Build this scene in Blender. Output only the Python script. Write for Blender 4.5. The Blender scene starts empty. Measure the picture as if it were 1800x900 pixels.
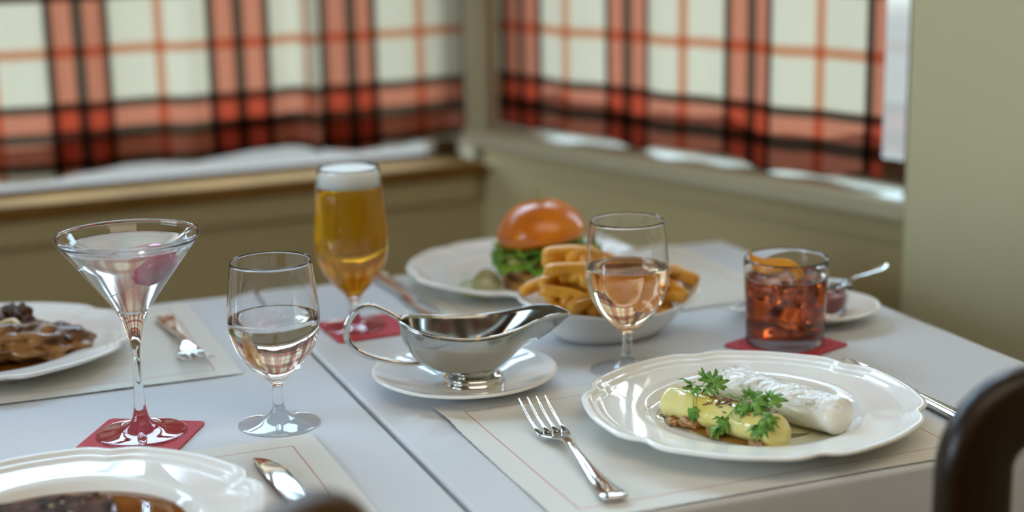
import bpy, bmesh, math, random
from mathutils import Vector, Matrix, noise
PI = math.pi
sc = bpy.context.scene
COL = sc.collection
random.seed(7)

# ------------------------------------------------------------------ camera
cd = bpy.data.cameras.new('camera')
cam = bpy.data.objects.new('camera', cd); COL.objects.link(cam)
cd.sensor_width = 36.0; cd.lens = 36.0 * 2800 / 1800
cam.location = (0, 0, 1.18)
cam.rotation_euler = (Matrix.Rotation(math.radians(90 - 13.2), 3, 'X') @ Matrix.Rotation(math.radians(-1.1), 3, 'Z')).to_euler()
cd.dof.use_dof = True; cd.dof.focus_distance = 1.29; cd.dof.aperture_fstop = 2.5
cd.clip_start = 0.05
sc.camera = cam

# ------------------------------------------------------------------ light and exposure
SKY = 13.5
SKY_TOP = (0.54, 0.78, 1.0); SKY_LOW = (0.50, 0.56, 0.55); GROUND = (0.031, 0.034, 0.034)   # sky overhead, at the rooftops, and the street below
FILL_W = 19.0
LAMP_W = 3.0
sc.view_settings.view_transform = 'Standard'
sc.view_settings.look = 'None'
sc.view_settings.gamma = 1.0
sc.view_settings.use_curve_mapping = False
sc.view_settings.exposure = 0.17
sc.cycles.max_bounces = 16
sc.cycles.transmission_bounces = 16
sc.cycles.sample_clamp_indirect = 40.0
sc.cycles.use_denoising = True

w = bpy.data.worlds.new('sky'); sc.world = w; w.use_nodes = True
nt = w.node_tree; nt.nodes.clear()
out = nt.nodes.new('ShaderNodeOutputWorld'); bg = nt.nodes.new('ShaderNodeBackground')
tc = nt.nodes.new('ShaderNodeTexCoord'); sp = nt.nodes.new('ShaderNodeSeparateXYZ'); mr = nt.nodes.new('ShaderNodeMapRange')
mx = nt.nodes.new('ShaderNodeMix'); mx.data_type = 'RGBA'
nt.links.new(tc.outputs['Generated'], sp.inputs[0]); nt.links.new(sp.outputs['Z'], mr.inputs['Value'])
mr.inputs['From Min'].default_value = -1.0; mr.inputs['From Max'].default_value = 1.0
rp = nt.nodes.new('ShaderNodeValToRGB'); nt.links.new(mr.outputs[0], rp.inputs[0]); nt.nodes.remove(mx)
els = rp.color_ramp.elements
for p_, c_ in ((0.46, GROUND), (0.53, SKY_LOW), (0.70, SKY_TOP)):
    e = els.new(p_); e.color = (*c_, 1)
els[0].color = (*GROUND, 1); els[-1].color = (*SKY_TOP, 1)
nt.links.new(rp.outputs[0], bg.inputs['Color']); bg.inputs['Strength'].default_value = SKY
nt.links.new(bg.outputs[0], out.inputs[0])

# ------------------------------------------------------------------ frames
TZ = 0.75                                   # table top height
ANG = math.radians(21.56)
UX, UY = math.cos(ANG), math.sin(ANG)
def T(u, w, z=0.0):                         # table frame -> world
    return Vector((u * UX - w * UY, u * UY + w * UX, TZ + z))
CX, CY = -0.044, 2.55                       # window corner
LD = Vector((math.sin(math.radians(66)), math.cos(math.radians(66)), 0)); LN = Vector((LD.y, -LD.x, 0))
RD = Vector((math.sin(math.radians(-40)), math.cos(math.radians(-40)), 0)); RN = Vector((-RD.y, RD.x, 0))
def WL(s, n, z): return Vector((CX, CY, TZ + z)) + LD * s + LN * n
def WR(s, n, z): return Vector((CX, CY, TZ + z)) + RD * s + RN * n

# ------------------------------------------------------------------ materials
def mat(name): 
    m = bpy.data.materials.new(name); m.use_nodes = True
    return m, m.node_tree.nodes, m.node_tree.links, m.node_tree.nodes['Principled BSDF']
def pbr(name, col, rough=0.5, metal=0.0, trans=0.0, ior=1.45, spec=0.5, coat=0.0, sss=0.0, sssr=(1, .6, .4), bump=None):
    m, N, L, b = mat(name)
    b.inputs['Base Color'].default_value = (*col, 1); b.inputs['Roughness'].default_value = rough
    b.inputs['Metallic'].default_value = metal; b.inputs['Transmission Weight'].default_value = trans
    b.inputs['IOR'].default_value = ior; b.inputs['Specular IOR Level'].default_value = spec
    b.inputs['Coat Weight'].default_value = coat; b.inputs['Coat Roughness'].default_value = 0.05
    if sss:
        b.inputs['Subsurface Weight'].default_value = sss; b.inputs['Subsurface Radius'].default_value = sssr
        b.inputs['Subsurface Scale'].default_value = 0.008
    if bump: add_bump(m, *bump)
    return m
def add_bump(m, scale, strength, dist=0.001, detail=4):
    N, L = m.node_tree.nodes, m.node_tree.links
    t = N.new('ShaderNodeTexCoord'); n = N.new('ShaderNodeTexNoise'); bp = N.new('ShaderNodeBump')
    n.inputs['Scale'].default_value = scale; n.inputs['Detail'].default_value = detail
    bp.inputs['Strength'].default_value = strength; bp.inputs['Distance'].default_value = dist
    L.new(t.outputs['Object'], n.inputs['Vector']); L.new(n.outputs['Fac'], bp.inputs['Height'])
    L.new(bp.outputs[0], N['Principled BSDF'].inputs['Normal'])
def ramp_mat(name, stops, scale, rough=0.5, detail=5, spec=0.5, coat=0.0, bump=0.0, bdist=0.002, sss=0.0, stretch=(1, 1, 1), distort=0.0):
    m, N, L, b = mat(name)
    t = N.new('ShaderNodeTexCoord'); mp = N.new('ShaderNodeMapping'); n = N.new('ShaderNodeTexNoise'); r = N.new('ShaderNodeValToRGB')
    mp.inputs['Scale'].default_value = stretch
    n.inputs['Scale'].default_value = scale; n.inputs['Detail'].default_value = detail; n.inputs['Distortion'].default_value = distort
    L.new(t.outputs['Object'], mp.inputs[0]); L.new(mp.outputs[0], n.inputs['Vector']); L.new(n.outputs['Fac'], r.inputs[0])
    els = r.color_ramp.elements
    while len(els) < len(stops): els.new(0.5)
    for e, (p, c) in zip(els, stops): e.position = p; e.color = (*c, 1)
    L.new(r.outputs[0], b.inputs['Base Color'])
    b.inputs['Roughness'].default_value = rough; b.inputs['Specular IOR Level'].default_value = spec
    b.inputs['Coat Weight'].default_value = coat; b.inputs['Coat Roughness'].default_value = 0.08
    if sss:
        b.inputs['Subsurface Weight'].default_value = sss; b.inputs['Subsurface Radius'].default_value = (1, .7, .4); b.inputs['Subsurface Scale'].default_value = 0.006
    if bump:
        bp = N.new('ShaderNodeBump'); bp.inputs['Strength'].default_value = bump; bp.inputs['Distance'].default_value = bdist
        L.new(n.outputs['Fac'], bp.inputs['Height']); L.new(bp.outputs[0], b.inputs['Normal'])
    return m

M = {}
M['porcelain'] = pbr('porcelain', (0.92, 0.925, 0.91), 0.07, coat=.15)
M['cloth'] = pbr('tablecloth_linen', (0.67, 0.69, 0.725), 0.85, spec=0.2, bump=(420, 0.25, 0.0006))
M['steel'] = pbr('polished_steel', (0.66, 0.655, 0.63), 0.08, metal=1.0)
M['brushed'] = pbr('satin_steel', (0.46, 0.45, 0.41), 0.11, metal=1.0)
M['glass'] = pbr('clear_glass', (1, 1, 1), 0.0, trans=1.0, ior=1.47)
M['water'] = pbr('water', (0.99, 1, 1), 0.0, trans=1.0, ior=1.33)
M['martini'] = pbr('cloudy_spirit', (0.93, 0.93, 0.89), 0.10, trans=0.86, ior=1.36)
M['rose'] = pbr('pale_wine', (0.98, 0.82, 0.62), 0.0, trans=1.0, ior=1.34)
M['beer'] = pbr('golden_beer', (1.0, 0.55, 0.012), 0.09, trans=0.72, ior=1.34)
M['negroni'] = pbr('amber_cocktail', (0.52, 0.085, 0.012), 0.02, trans=1.0, ior=1.35)
M['ice'] = pbr('ice', (0.97, 0.98, 1.0), 0.12, trans=1.0, ior=1.31, bump=(60, 0.4, 0.002))
M['foam'] = pbr('beer_foam', (0.95, 0.92, 0.88), 0.8, sss=1.0, bump=(900, 0.3, 0.0006))
M['foam'].node_tree.nodes['Principled BSDF'].inputs['Subsurface Scale'].default_value = 0.03
M['coaster'] = pbr('red_card', (0.50, 0.045, 0.06), 0.75, bump=(700, 0.2, 0.0004))
M['darkwood'] = ramp_mat('dark_varnished_wood', [(0.3, (0.016, 0.007, 0.002)), (0.7, (0.034, 0.014, 0.003))], 14, 0.35, spec=.35, stretch=(1, 1, .12))
M['brownwood'] = ramp_mat('brown_varnished_wood', [(0.3, (0.055, 0.024, 0.004)), (0.7, (0.10, 0.048, 0.008))], 14, 0.45, spec=.25, stretch=(1, 1, .12))
M['sillwood'] = ramp_mat('oak_sill', [(0.3, (0.16, 0.078, 0.018)), (0.7, (0.23, 0.115, 0.028))], 12, 0.9, spec=0.08, stretch=(1, 1, 1))
M['olive'] = pbr('olive_lit_tone', (0.54, 0.51, 0.32), 0.6, bump=(90, 0.08, 0.001))  # lighter colour than the taupe carries the stronger light on the pilaster
M['taupe'] = pbr('taupe_paint', (0.40, 0.325, 0.165), 0.6, bump=(90, 0.08, 0.001))
M['sillpaint'] = pbr('sill_paint', (0.44, 0.40, 0.27), 0.45)
M['framepaint'] = pbr('window_frame_wood', (0.09, 0.055, 0.028), 0.7, spec=.2)
M['plaster'] = pbr('brown_panelling', (0.16, 0.10, 0.055), 0.6)
M['ceil'] = pbr('ceiling_paint', (0.55, 0.52, 0.46), 0.8)
M['floorwood'] = ramp_mat('floor_boards', [(0.3, (0.10, 0.055, 0.025)), (0.7, (0.18, 0.10, 0.05))], 6, 0.4, stretch=(1, 8, 1))
m_, N_, L_n, b_ = mat('window_glass'); N_.remove(b_)
t_ = N_.new('ShaderNodeBsdfTransparent'); g_ = N_.new('ShaderNodeBsdfGlossy'); g_.inputs['Roughness'].default_value = 0.0; x_ = N_.new('ShaderNodeMixShader'); x_.inputs[0].default_value = 0.06
L_n.new(t_.outputs[0], x_.inputs[1]); L_n.new(g_.outputs[0], x_.inputs[2]); L_n.new(x_.outputs[0], N_['Material Output'].inputs[0]); M['pane'] = m_
M['lampglow'] = None

# ------------------------------------------------------------------ mesh helpers
def catmull(pts, n=6, closed=False):
    P = [Vector(p) for p in pts]; m = len(P); res = []
    rng = range(m) if closed else range(m - 1)
    for i in rng:
        if closed: a, b, c, d = P[(i - 1) % m], P[i], P[(i + 1) % m], P[(i + 2) % m]
        else: a, b, c, d = P[max(i - 1, 0)], P[i], P[i + 1], P[min(i + 2, m - 1)]
        for k in range(n):
            t = k / n
            res.append(0.5 * ((2 * b) + (c - a) * t + (2 * a - 5 * b + 4 * c - d) * t * t + (3 * b - a - 3 * c + d) * t ** 3))
    if not closed: res.append(P[-1].copy())
    return res
class MB:
    def __init__(self): self.v = []; self.f = []; self.uv = None
    def add(self, v, f):
        o = len(self.v); self.v += [Vector(p) for p in v]; self.f += [tuple(i + o for i in q) for q in f]; return self
    def grid(self, rows, closed_u=False, closed_v=False):
        nr, nc = len(rows), len(rows[0]); o = len(self.v)
        for r in rows: self.v += [Vector(p) for p in r]
        for i in range(nr if closed_v else nr - 1):
            for j in range(nc if closed_u else nc - 1):
                a = o + i * nc + j; b = o + i * nc + (j + 1) % nc
                c = o + ((i + 1) % nr) * nc + (j + 1) % nc; d = o + ((i + 1) % nr) * nc + j
                self.f.append((a, b, c, d))
        return self
    def loft(self, rings, cap=True):
        n = len(rings[0]); o = len(self.v)
        self.grid(rings, closed_u=True)
        if cap:
            self.f.append(tuple(o + j for j in range(n))[::-1])
            self.f.append(tuple(o + (len(rings) - 1) * n + j for j in range(n)))
        return self
    def lathe(self, prof, n=64, c=(0, 0, 0), rot=None, fn=None):
        o = len(self.v); idx = []
        for r, z in prof:
            if r < 1e-7: idx.append([len(self.v)]); self.v.append(Vector((0, 0, z)))
            else:
                row = []
                for k in range(n):
                    a = 2 * PI * k / n; rr, zz = (r, z) if fn is None else fn(r, z, a)
                    row.append(len(self.v)); self.v.append(Vector((rr * math.cos(a), rr * math.sin(a), zz)))
                idx.append(row)
        for A, B in zip(idx, idx[1:]):
            if len(A) == 1 and len(B) == 1: continue
            for k in range(n):
                k2 = (k + 1) % n
                if len(A) == 1: self.f.append((A[0], B[k2], B[k]))
                elif len(B) == 1: self.f.append((A[k], A[k2], B[0]))
                else: self.f.append((A[k], A[k2], B[k2], B[k]))
        for i in range(o, len(self.v)):
            p = self.v[i]
            if rot: p = rot @ p
            self.v[i] = p + Vector(c)
        return self
    def tube(self, path, rad, n=10, flat=1.0, cap=True, up=(0, 0, 1), rot=0.0):
        P = [Vector(p) for p in path]; m = len(P); rings = []; upv = Vector(up)
        last = None
        for i, p in enumerate(P):
            t = (P[min(i + 1, m - 1)] - P[max(i - 1, 0)]).normalized()
            if last is None:
                s = t.cross(upv)
                if s.length < 1e-4: s = t.cross(Vector((1, 0, 0)))
            else: s = last - t * last.dot(t)
            s.normalize(); last = s; q = s.cross(t)
            r = rad[i] if isinstance(rad, list) else rad
            ra, rb = r if hasattr(r, '__len__') else (r, r * flat)
            rings.append([p + s * (ra * math.cos(2 * PI * k / n + rot)) + q * (rb * math.sin(2 * PI * k / n + rot)) for k in range(n)])
        return self.loft(rings, cap)
    def rrect(self, path, wid, thk, up, n=4, rad=0.3):      # sweep of a rounded rectangle
        P = [Vector(p) for p in path]; m = len(P); rings = []; upv = Vector(up).normalized()
        for i, p in enumerate(P):
            t = (P[min(i + 1, m - 1)] - P[max(i - 1, 0)]).normalized()
            s = t.cross(upv).normalized(); ww = wid[i] if hasattr(wid, '__len__') else wid
            ring = []
            r = min(ww, thk) * rad
            for cx, cy, a0 in ((1, 1, 0), (-1, 1, 90), (-1, -1, 180), (1, -1, 270)):
                for k in range(n + 1):
                    a = math.radians(a0 + 90 * k / n)
                    ring.append(p + s * (cx * (ww / 2 - r) + r * math.cos(a)) + upv * (cy * (thk / 2 - r) + r * math.sin(a)))
            rings.append(ring)
        return self.loft(rings)
    def box(self, fr, a0, a1, b0, b1, c0, c1):              # fr: frame function
        v = [fr(a, b, c) for a in (a0, a1) for b in (b0, b1) for c in (c0, c1)]
        return self.add(v, [(0, 1, 3, 2), (4, 6, 7, 5), (0, 4, 5, 1), (2, 3, 7, 6), (0, 2, 6, 4), (1, 5, 7, 3)])
    def blob(self, c, rad, rot=None, seed=0, amp=0.1, fr=2.0, n=20, m=14, power=None):
        rows = []; R = rot or Matrix.Identity(3)
        def pw(x): return math.copysign(abs(x) ** power, x) if power else x
        for i in range(1, m):
            th = PI * i / m; row = []
            for k in range(n):
                ph = 2 * PI * k / n
                d = Vector((pw(math.sin(th)) * pw(math.cos(ph)), pw(math.sin(th)) * pw(math.sin(ph)), pw(math.cos(th))))
                s = 1 + amp * noise.noise(d * fr + Vector((seed * 3.1, seed * 1.7, seed * .9)))
                row.append(Vector(c) + R @ Vector((d.x * rad[0] * s, d.y * rad[1] * s, d.z * rad[2] * s)))
            rows.append(row)
        o = len(self.v); self.grid(rows, closed_u=True)
        t = len(self.v); self.v.append(Vector(c) + R @ Vector((0, 0, rad[2])));  self.v.append(Vector(c) + R @ Vector((0, 0, -rad[2])))
        for k in range(n):
            self.f.append((t, o + k, o + (k + 1) % n)); e = o + (m - 2) * n
            self.f.append((t + 1, e + (k + 1) % n, e + k))
        return self
    def mesh(self, name, smooth=True):
        me = bpy.data.meshes.new(name); me.from_pydata([tuple(p) for p in self.v], [], self.f)
        bm = bmesh.new(); bm.from_mesh(me); bmesh.ops.recalc_face_normals(bm, faces=bm.faces); bm.to_mesh(me); bm.free()
        if smooth:
            me.polygons.foreach_set('use_smooth', [True] * len(me.polygons))
            if smooth != 'all': me.set_sharp_from_angle(angle=math.radians(42))
        me.update(); return me
def obj(name, mb, m, parent=None, loc=None, rotz=0.0, smooth=True, label=None, kind=None):
    me = mb if isinstance(mb, bpy.types.Mesh) else mb.mesh(name, smooth)
    if m is not None:
        me.materials.clear(); me.materials.append(M[m] if isinstance(m, str) else m)
    o = bpy.data.objects.new(name, me); COL.objects.link(o)
    if parent is not None: o.parent = parent
    if loc is not None: o.location = loc
    if rotz: o.rotation_euler = (0, 0, rotz)
    if label: o['label'] = label
    if kind: o['kind'] = kind
    return o
def tag(o, label, cat, group=None, kind=None):
    o['label'] = label; o['category'] = cat
    if group: o['group'] = group
    if kind: o['kind'] = kind
    return o
def thing(name, label, cat, loc=(0, 0, 0), rotz=0.0, group=None):
    o = bpy.data.objects.new(name, None); COL.objects.link(o); o.empty_display_size = 0.02
    o.location = loc; o.rotation_euler = (0, 0, rotz)
    return tag(o, label, cat, group)
def copy_thing(src, loc, rot, label=None, group=None):
    r = src.copy(); COL.objects.link(r); r.location = loc; r.rotation_euler = rot
    if label: r['label'] = label
    if group: r['group'] = group
    for ch in list(src.children):
        c = ch.copy(); COL.objects.link(c); c.parent = r
        for g in list(ch.children):
            d = g.copy(); COL.objects.link(d); d.parent = c
    return r
def struct(name, mb, m, smooth=False):
    o = obj(name, mb, m, smooth=smooth); o['kind'] = 'structure'; return o
def bevel(o, wd, seg=3):
    b = o.modifiers.new('edge', 'BEVEL'); b.width = wd; b.segments = seg; b.limit_method = 'ANGLE'; b.angle_limit = math.radians(40); return o
XYZ = lambda x, y, z: Vector((x, y, z))
def sm(a, b, x):
    t = max(0.0, min(1.0, (x - a) / (b - a))); return t * t * (3 - 2 * t)

# ------------------------------------------------------------------ room
ZF, ZC = -TZ, 1.85                       # floor and ceiling in table heights
struct('floor', MB().add([(-3.6, -3.6, 0), (3.2, -3.6, 0), (3.2, 3.0, 0), (-3.6, 3.0, 0)], [(0, 1, 2, 3)]), 'floorwood')
struct('ceiling', MB().add([(-3.6, -3.6, TZ + ZC), (3.2, -3.6, TZ + ZC), (3.2, 3.0, TZ + ZC), (-3.6, 3.0, TZ + ZC)], [(3, 2, 1, 0)]), 'ceil')
struct('wall_back', MB().box(XYZ, -3.4, 2.95, -3.5, -3.4, 0, TZ + ZC), 'plaster')
b = MB().box(XYZ, -3.45, -3.35, -3.5, -1.9, 0, TZ + ZC).box(XYZ, -3.45, -3.35, 0.7, 1.2, 0, TZ + ZC)
b.box(XYZ, -3.45, -3.35, -1.9, 0.7, 0, .95).box(XYZ, -3.45, -3.35, -1.9, 0.7, 2.4, TZ + ZC)
struct('wall_west', b, 'plaster')
b = MB().box(XYZ, -3.43, -3.38, -1.9, 0.7, .95, 1.0).box(XYZ, -3.43, -3.38, -1.9, 0.7, 2.35, 2.4)
for y_ in (-1.9, -1.05, -.20, .65): b.box(XYZ, -3.43, -3.38, y_, y_ + .05, .95, 2.4)
wd_ = struct('fill_window', b, 'framepaint'); obj('window_pane', MB().box(XYZ, -3.412, -3.408, -1.9, 0.7, .95, 2.4), 'pane', wd_, smooth=False)  # out-of-view window, added for cool daylight fill
ld = bpy.data.lights.new('fill_window_light', 'AREA'); ld.shape = 'RECTANGLE'; ld.size = 2.6; ld.size_y = 1.45; ld.cycles.is_portal = True
lo = bpy.data.objects.new('fill_window_light', ld); COL.objects.link(lo); lo.location = (-3.46, -0.6, 1.675); lo.rotation_euler = Vector((-1, 0, 0)).to_track_quat('Z', 'Y').to_euler()
struct('wall_east', MB().box(XYZ, 2.75, 2.85, -3.5, -0.7, 0, TZ + ZC), 'plaster')
SL, SR = -1.72, -0.840                   # window extents along the two window walls
b = MB().box(WL, -3.75, -0.0, -0.12, 0, ZF, -0.030)                 # below the window
b.box(WL, -3.75, -0.0, -0.12, 0, 1.62, ZC).box(WL, -3.75, SL, -0.12, 0, -0.030, 1.62)
struct('wall_left', b, 'taupe')
b = MB().box(WR, -0.858, 0.0, -0.12, 0, ZF, 0.018)
b.box(WR, -0.858, 0.0, -0.12, 0, 1.62, ZC)
struct('wall_right', b, 'taupe')
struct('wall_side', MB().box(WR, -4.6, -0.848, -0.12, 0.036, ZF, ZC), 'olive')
struct('trim_1', MB().box(WR, -0.018, 0.010, -0.12, 0.010, -0.004, 1.62).box(WL, -0.020, 0.0, -0.12, 0.008, -0.004, 1.62), 'sillpaint')                # corner post
struct('trim_6', MB().box(WR, -0.852, -0.822, -0.115, 0.004, 0.040, 1.62), 'framepaint')           # jamb beside the pilaster
o = struct('trim_2', MB().box(WL, SL - .05, 0.004, -0.062, 0.018, -0.030, -0.008), 'sillwood', True); bevel(o, .003)
o = struct('trim_3', MB().box(WR, -0.847, 0.016, -0.12, 0.032, 0.018, 0.046), 'sillpaint', True); bevel(o, .006)
o = struct('trim_4', MB().box(WR, -0.840, 0.0, 0.0, 0.010, -0.012, 0.018), 'taupe', True); bevel(o, .002)  # apron under the sill
o = struct('trim_5', MB().box(WL, SL - .05, -0.015, 0.0, 0.010, -0.070, -0.030), 'taupe', True); bevel(o, .002)
def window(name, fr, s0, s1, z0, z1, rail, mull):
    f = MB(); n0, n1 = -0.10, -0.060
    f.box(fr, s0, s1, n0, n1, z0, z0 + rail).box(fr, s0, s1, n0, n1, z1 - .05, z1)
    f.box(fr, s0, s0 + .016, n0, n1, z0, z1).box(fr, s1 - .045, s1 + .012, n0, n1, z0, z1)
    f.box(fr, s0, s1, n0, n1, .86, .90)
    for s in mull: f.box(fr, s - .014, s + .014, n0, n1, z0, z1)
    root = obj(name, f, 'framepaint', smooth=False); root['kind'] = 'structure'
    g = MB().box(fr, s0 + .02, s1 - .02, -0.082, -0.078, z0 + .004, z1 - .04)
    obj('window_pane', g, 'pane', root, smooth=False)
    return root
window('window_1', WL, SL, -0.015, -0.008, 1.62, 0.010, (-0.9,))
window('window_2', WR, SR, -0.015, 0.046, 1.62, 0.030, ())
for nm, fr, s0, s1, n in (('window_light_1', WL, SL, -0.02, LN), ('window_light_2', WR, SR, -0.02, RN)):
    ld = bpy.data.lights.new(nm, 'AREA'); ld.shape = 'RECTANGLE'; ld.size = abs(s1 - s0); ld.size_y = 1.62; ld.cycles.is_portal = True
    lo = bpy.data.objects.new(nm, ld); COL.objects.link(lo); lo.location = fr((s0 + s1) / 2, -0.125, 0.80)
    lo.rotation_euler = (-n).to_track_quat('Z', 'Y').to_euler()

# large overhead panel added as room fill, and warm pendant bulbs
ld = bpy.data.lights.new('ceiling_fill', 'AREA'); ld.shape = 'RECTANGLE'; ld.size = 2.4; ld.size_y = 1.4; ld.energy = FILL_W; ld.color = (1.0, 0.89, 0.73)
lo = bpy.data.objects.new('ceiling_fill', ld); COL.objects.link(lo); lo.location = (0.7, 0.0, TZ + ZC - .03)
for i, (x, y, z) in enumerate([(-1.2, -1.6, 1.95), (0.5, -2.0, 1.95), (1.5, -1.1, 2.0), (-0.4, -2.6, 1.9), (-2.2, -0.6, 1.95)]):
    ld = bpy.data.lights.new('pendant_light', 'POINT'); ld.energy = LAMP_W; ld.color = (1.0, 0.62, 0.28); ld.shadow_soft_size = 0.06
    lo = bpy.data.objects.new('pendant_light', ld); COL.objects.link(lo); lo.location = (x, y, z)

# ------------------------------------------------------------------ plaid curtains
def plaid_material(name, through):
    m, N, L, bs = mat(name); N.remove(bs)
    uv = N.new('ShaderNodeUVMap'); uv.uv_map = 'weave'; s = N.new('ShaderNodeSeparateXYZ'); L.new(uv.outputs[0], s.inputs[0])
    def math_(op, a, b=None, c=None):
        n = N.new('ShaderNodeMath'); n.operation = op
        for i, x in enumerate((a, b, c)):
            if x is None: continue
            if isinstance(x, (int, float)): n.inputs[i].default_value = x
            else: L.new(x, n.inputs[i])
        return n.outputs[0]
    def stripes(x):
        u = math_('ADD', x, 0.122); u = math_('PINGPONG', math_('FLOORED_MODULO', math_('SUBTRACT', u, 0.122), 0.244), 0.122)  # 0 at band centre, .122 between
        n = N.new('ShaderNodeValToRGB'); L.new(math_('DIVIDE', u, 0.122), n.inputs[0]); n.color_ramp.interpolation = 'LINEAR'
        cream = (1, 1, 1); red = (0.84, 0.33, 0.26); dark = (0.14, 0.10, 0.085); rust = (0.82, 0.42, 0.30)
        st = [(0.0, dark), (0.065, dark), (0.085, red), (0.285, red), (0.30, dark), (0.395, dark), (0.41, cream), (0.93, cream), (0.945, rust), (1.0, rust)]
        els = n.color_ramp.elements
        while len(els) < len(st): els.new(0.5)
        for e, (p, c) in zip(els, st): e.position = p; e.color = (*c, 1)
        return n.outputs[0]
    a, b = stripes(s.outputs['X']), stripes(s.outputs['Y'])
    mul = N.new('ShaderNodeMix'); mul.data_type = 'RGBA'; mul.blend_type = 'MULTIPLY'; mul.inputs['Factor'].default_value = 1
    L.new(a, mul.inputs['A']); L.new(b, mul.inputs['B'])
    base = N.new('ShaderNodeMix'); base.data_type = 'RGBA'; base.blend_type = 'MULTIPLY'; base.inputs['Factor'].default_value = 1
    L.new(mul.outputs['Result'], base.inputs['A']); base.inputs['B'].default_value = (0.80, 0.77, 0.66, 1)
    d = N.new('ShaderNodeBsdfDiffuse'); t = N.new('ShaderNodeBsdfTranslucent'); mixs = N.new('ShaderNodeMixShader'); mixs.inputs[0].default_value = 0.5
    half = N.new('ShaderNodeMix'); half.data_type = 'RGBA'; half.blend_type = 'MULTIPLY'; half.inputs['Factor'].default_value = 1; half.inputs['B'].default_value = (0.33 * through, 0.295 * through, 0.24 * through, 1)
    L.new(base.outputs['Result'], half.inputs['A'])
    L.new(base.outputs['Result'], d.inputs[0]); L.new(half.outputs['Result'], t.inputs[0])
    L.new(d.outputs[0], mixs.inputs[1]); L.new(t.outputs[0], mixs.inputs[2]); L.new(mixs.outputs[0], N['Material Output'].inputs[0])
    return m
M['plaid'] = plaid_material('plaid_cotton', 1.0); M['plaidhem'] = plaid_material('plaid_doubled_shaded', 0.55)  # hem cloth: doubled, and darkened further for blocked sky behind it
def curtain(name, fr, s0, s1, anchor, pitch, fold, label, hem0, hem1, waves, z1=0.72, zoff=0.0):
    ns, rows, us = 640, [], []
    pts = []
    for i in range(ns + 1):
        s = s0 + (s1 - s0) * i / ns
        n = sum(a * math.sin(2 * PI * s / l + p) for a, l, p in waves)
        pts.append((s, n))
    arc = [0.0]
    for (a, b), (c, d) in zip(pts, pts[1:]): arc.append(arc[-1] + math.hypot(c - a, d - b))
    base_len = arc[-1]
    if fold:                                          # one deep pleat
        pts = [(s, n + .046 * math.exp(-((s - fold) / .0075) ** 2)) for s, n in pts]; arc = [0.0]
        for (a, b), (c, d) in zip(pts, pts[1:]): arc.append(arc[-1] + math.hypot(c - a, d - b))
    near = min(range(ns + 1), key=lambda i: abs(pts[i][0] - anchor)); scale = 0.244 / pitch * (s1 - s0) / base_len
    wx = [(a - arc[near]) * scale for a in arc]
    nz = 26
    def make(zlo, zhi, dn, nz):
        R, U = [], []
        for j in range(nz + 1):
            row, ur = [], []
            for i, (s, n) in enumerate(pts):
                hem = zlo(i / ns); z = hem + (zhi(i / ns) - hem) * j / nz
                fl = 0.75 + 0.25 * (1 - (z / z1))
                row.append(fr(s, -0.020 + n * fl + dn, z)); ur.append((wx[i], z - 0.081 + zoff))
            R.append(row); U.append(ur)
        mb = MB().grid(R); me = bpy.data.meshes.new(name); me.from_pydata([tuple(p) for p in mb.v], [], mb.f)
        flat = [u for r in U for u in r]; ul = me.uv_layers.new(name='weave')
        for lp in me.loops: ul.data[lp.index].uv = flat[lp.vertex_index]
        me.polygons.foreach_set('use_smooth', [True] * len(me.polygons)); return me
    hemz = lambda t: hem0 + (hem1 - hem0) * t + 0.006 * math.sin(t * 17.0 + 1.0) + 0.004 * math.sin(t * 41)
    o = obj(name, make(hemz, lambda t: z1, 0.0, nz), 'plaid')
    tag(o, label, 'curtain')
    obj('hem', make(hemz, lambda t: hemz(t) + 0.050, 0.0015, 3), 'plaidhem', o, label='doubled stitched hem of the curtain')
    rod = MB(); p0, p1 = fr(s0 - .02, -0.02, z1 - .01), fr(s1 + .012, -0.02, z1 - .01)
    rod.tube([p0, p1], 0.006, 12); obj('curtain_rod', rod, 'brushed', o)
    return o
curtain('plaid_curtain', WL, -1.68, -0.012, -0.387, 0.236, -0.277, 'red and cream plaid half curtain over the long left window', 0.026, 0.030,
        [(0.010, 0.235, 0.4), (0.006, 0.121, 1.0), (0.003, 0.067, 2.0)])
curtain('plaid_curtain', WR, -0.768, -0.012, -0.548, 0.238, None, 'red and cream plaid half curtain over the narrower right window above the painted sill', 0.052, 0.056,
        [(0.007, 0.21, 0.9), (0.004, 0.105, 0.3)], zoff=-0.006)

# ------------------------------------------------------------------ tables and cloths
def table(u0, u1, w0, w1, label):
    r = thing('dining_table', label, 'table', T((u0 + u1) / 2, (w0 + w1) / 2, -TZ), ANG)
    hx, hy = (u1 - u0) / 2 - .006, (w1 - w0) / 2 - .006
    bevel(obj('tabletop', MB().box(XYZ, -hx, hx, -hy, hy, TZ - .032, TZ - .004), 'darkwood', r), .003)
    obj('pedestal', MB().lathe([(0, .03), (.045, .03), (.03, .08), (.026, .3), (.032, .6), (.06, .70), (.11, TZ - .032), (0, TZ - .032)], 32), 'darkwood', r)
    for k in range(4):
        a = PI / 4 + k * PI / 2
        path = catmull([(0.02 * math.cos(a), .02 * math.sin(a), .075), (.14 * math.cos(a), .14 * math.sin(a), .06), (.26 * math.cos(a), .26 * math.sin(a), .018)], 5)
        obj('foot', MB().tube(path, [(.028 - .0008 * i, .022 - .0006 * i) for i in range(len(path))], 12), 'darkwood', r)
    return r
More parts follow.
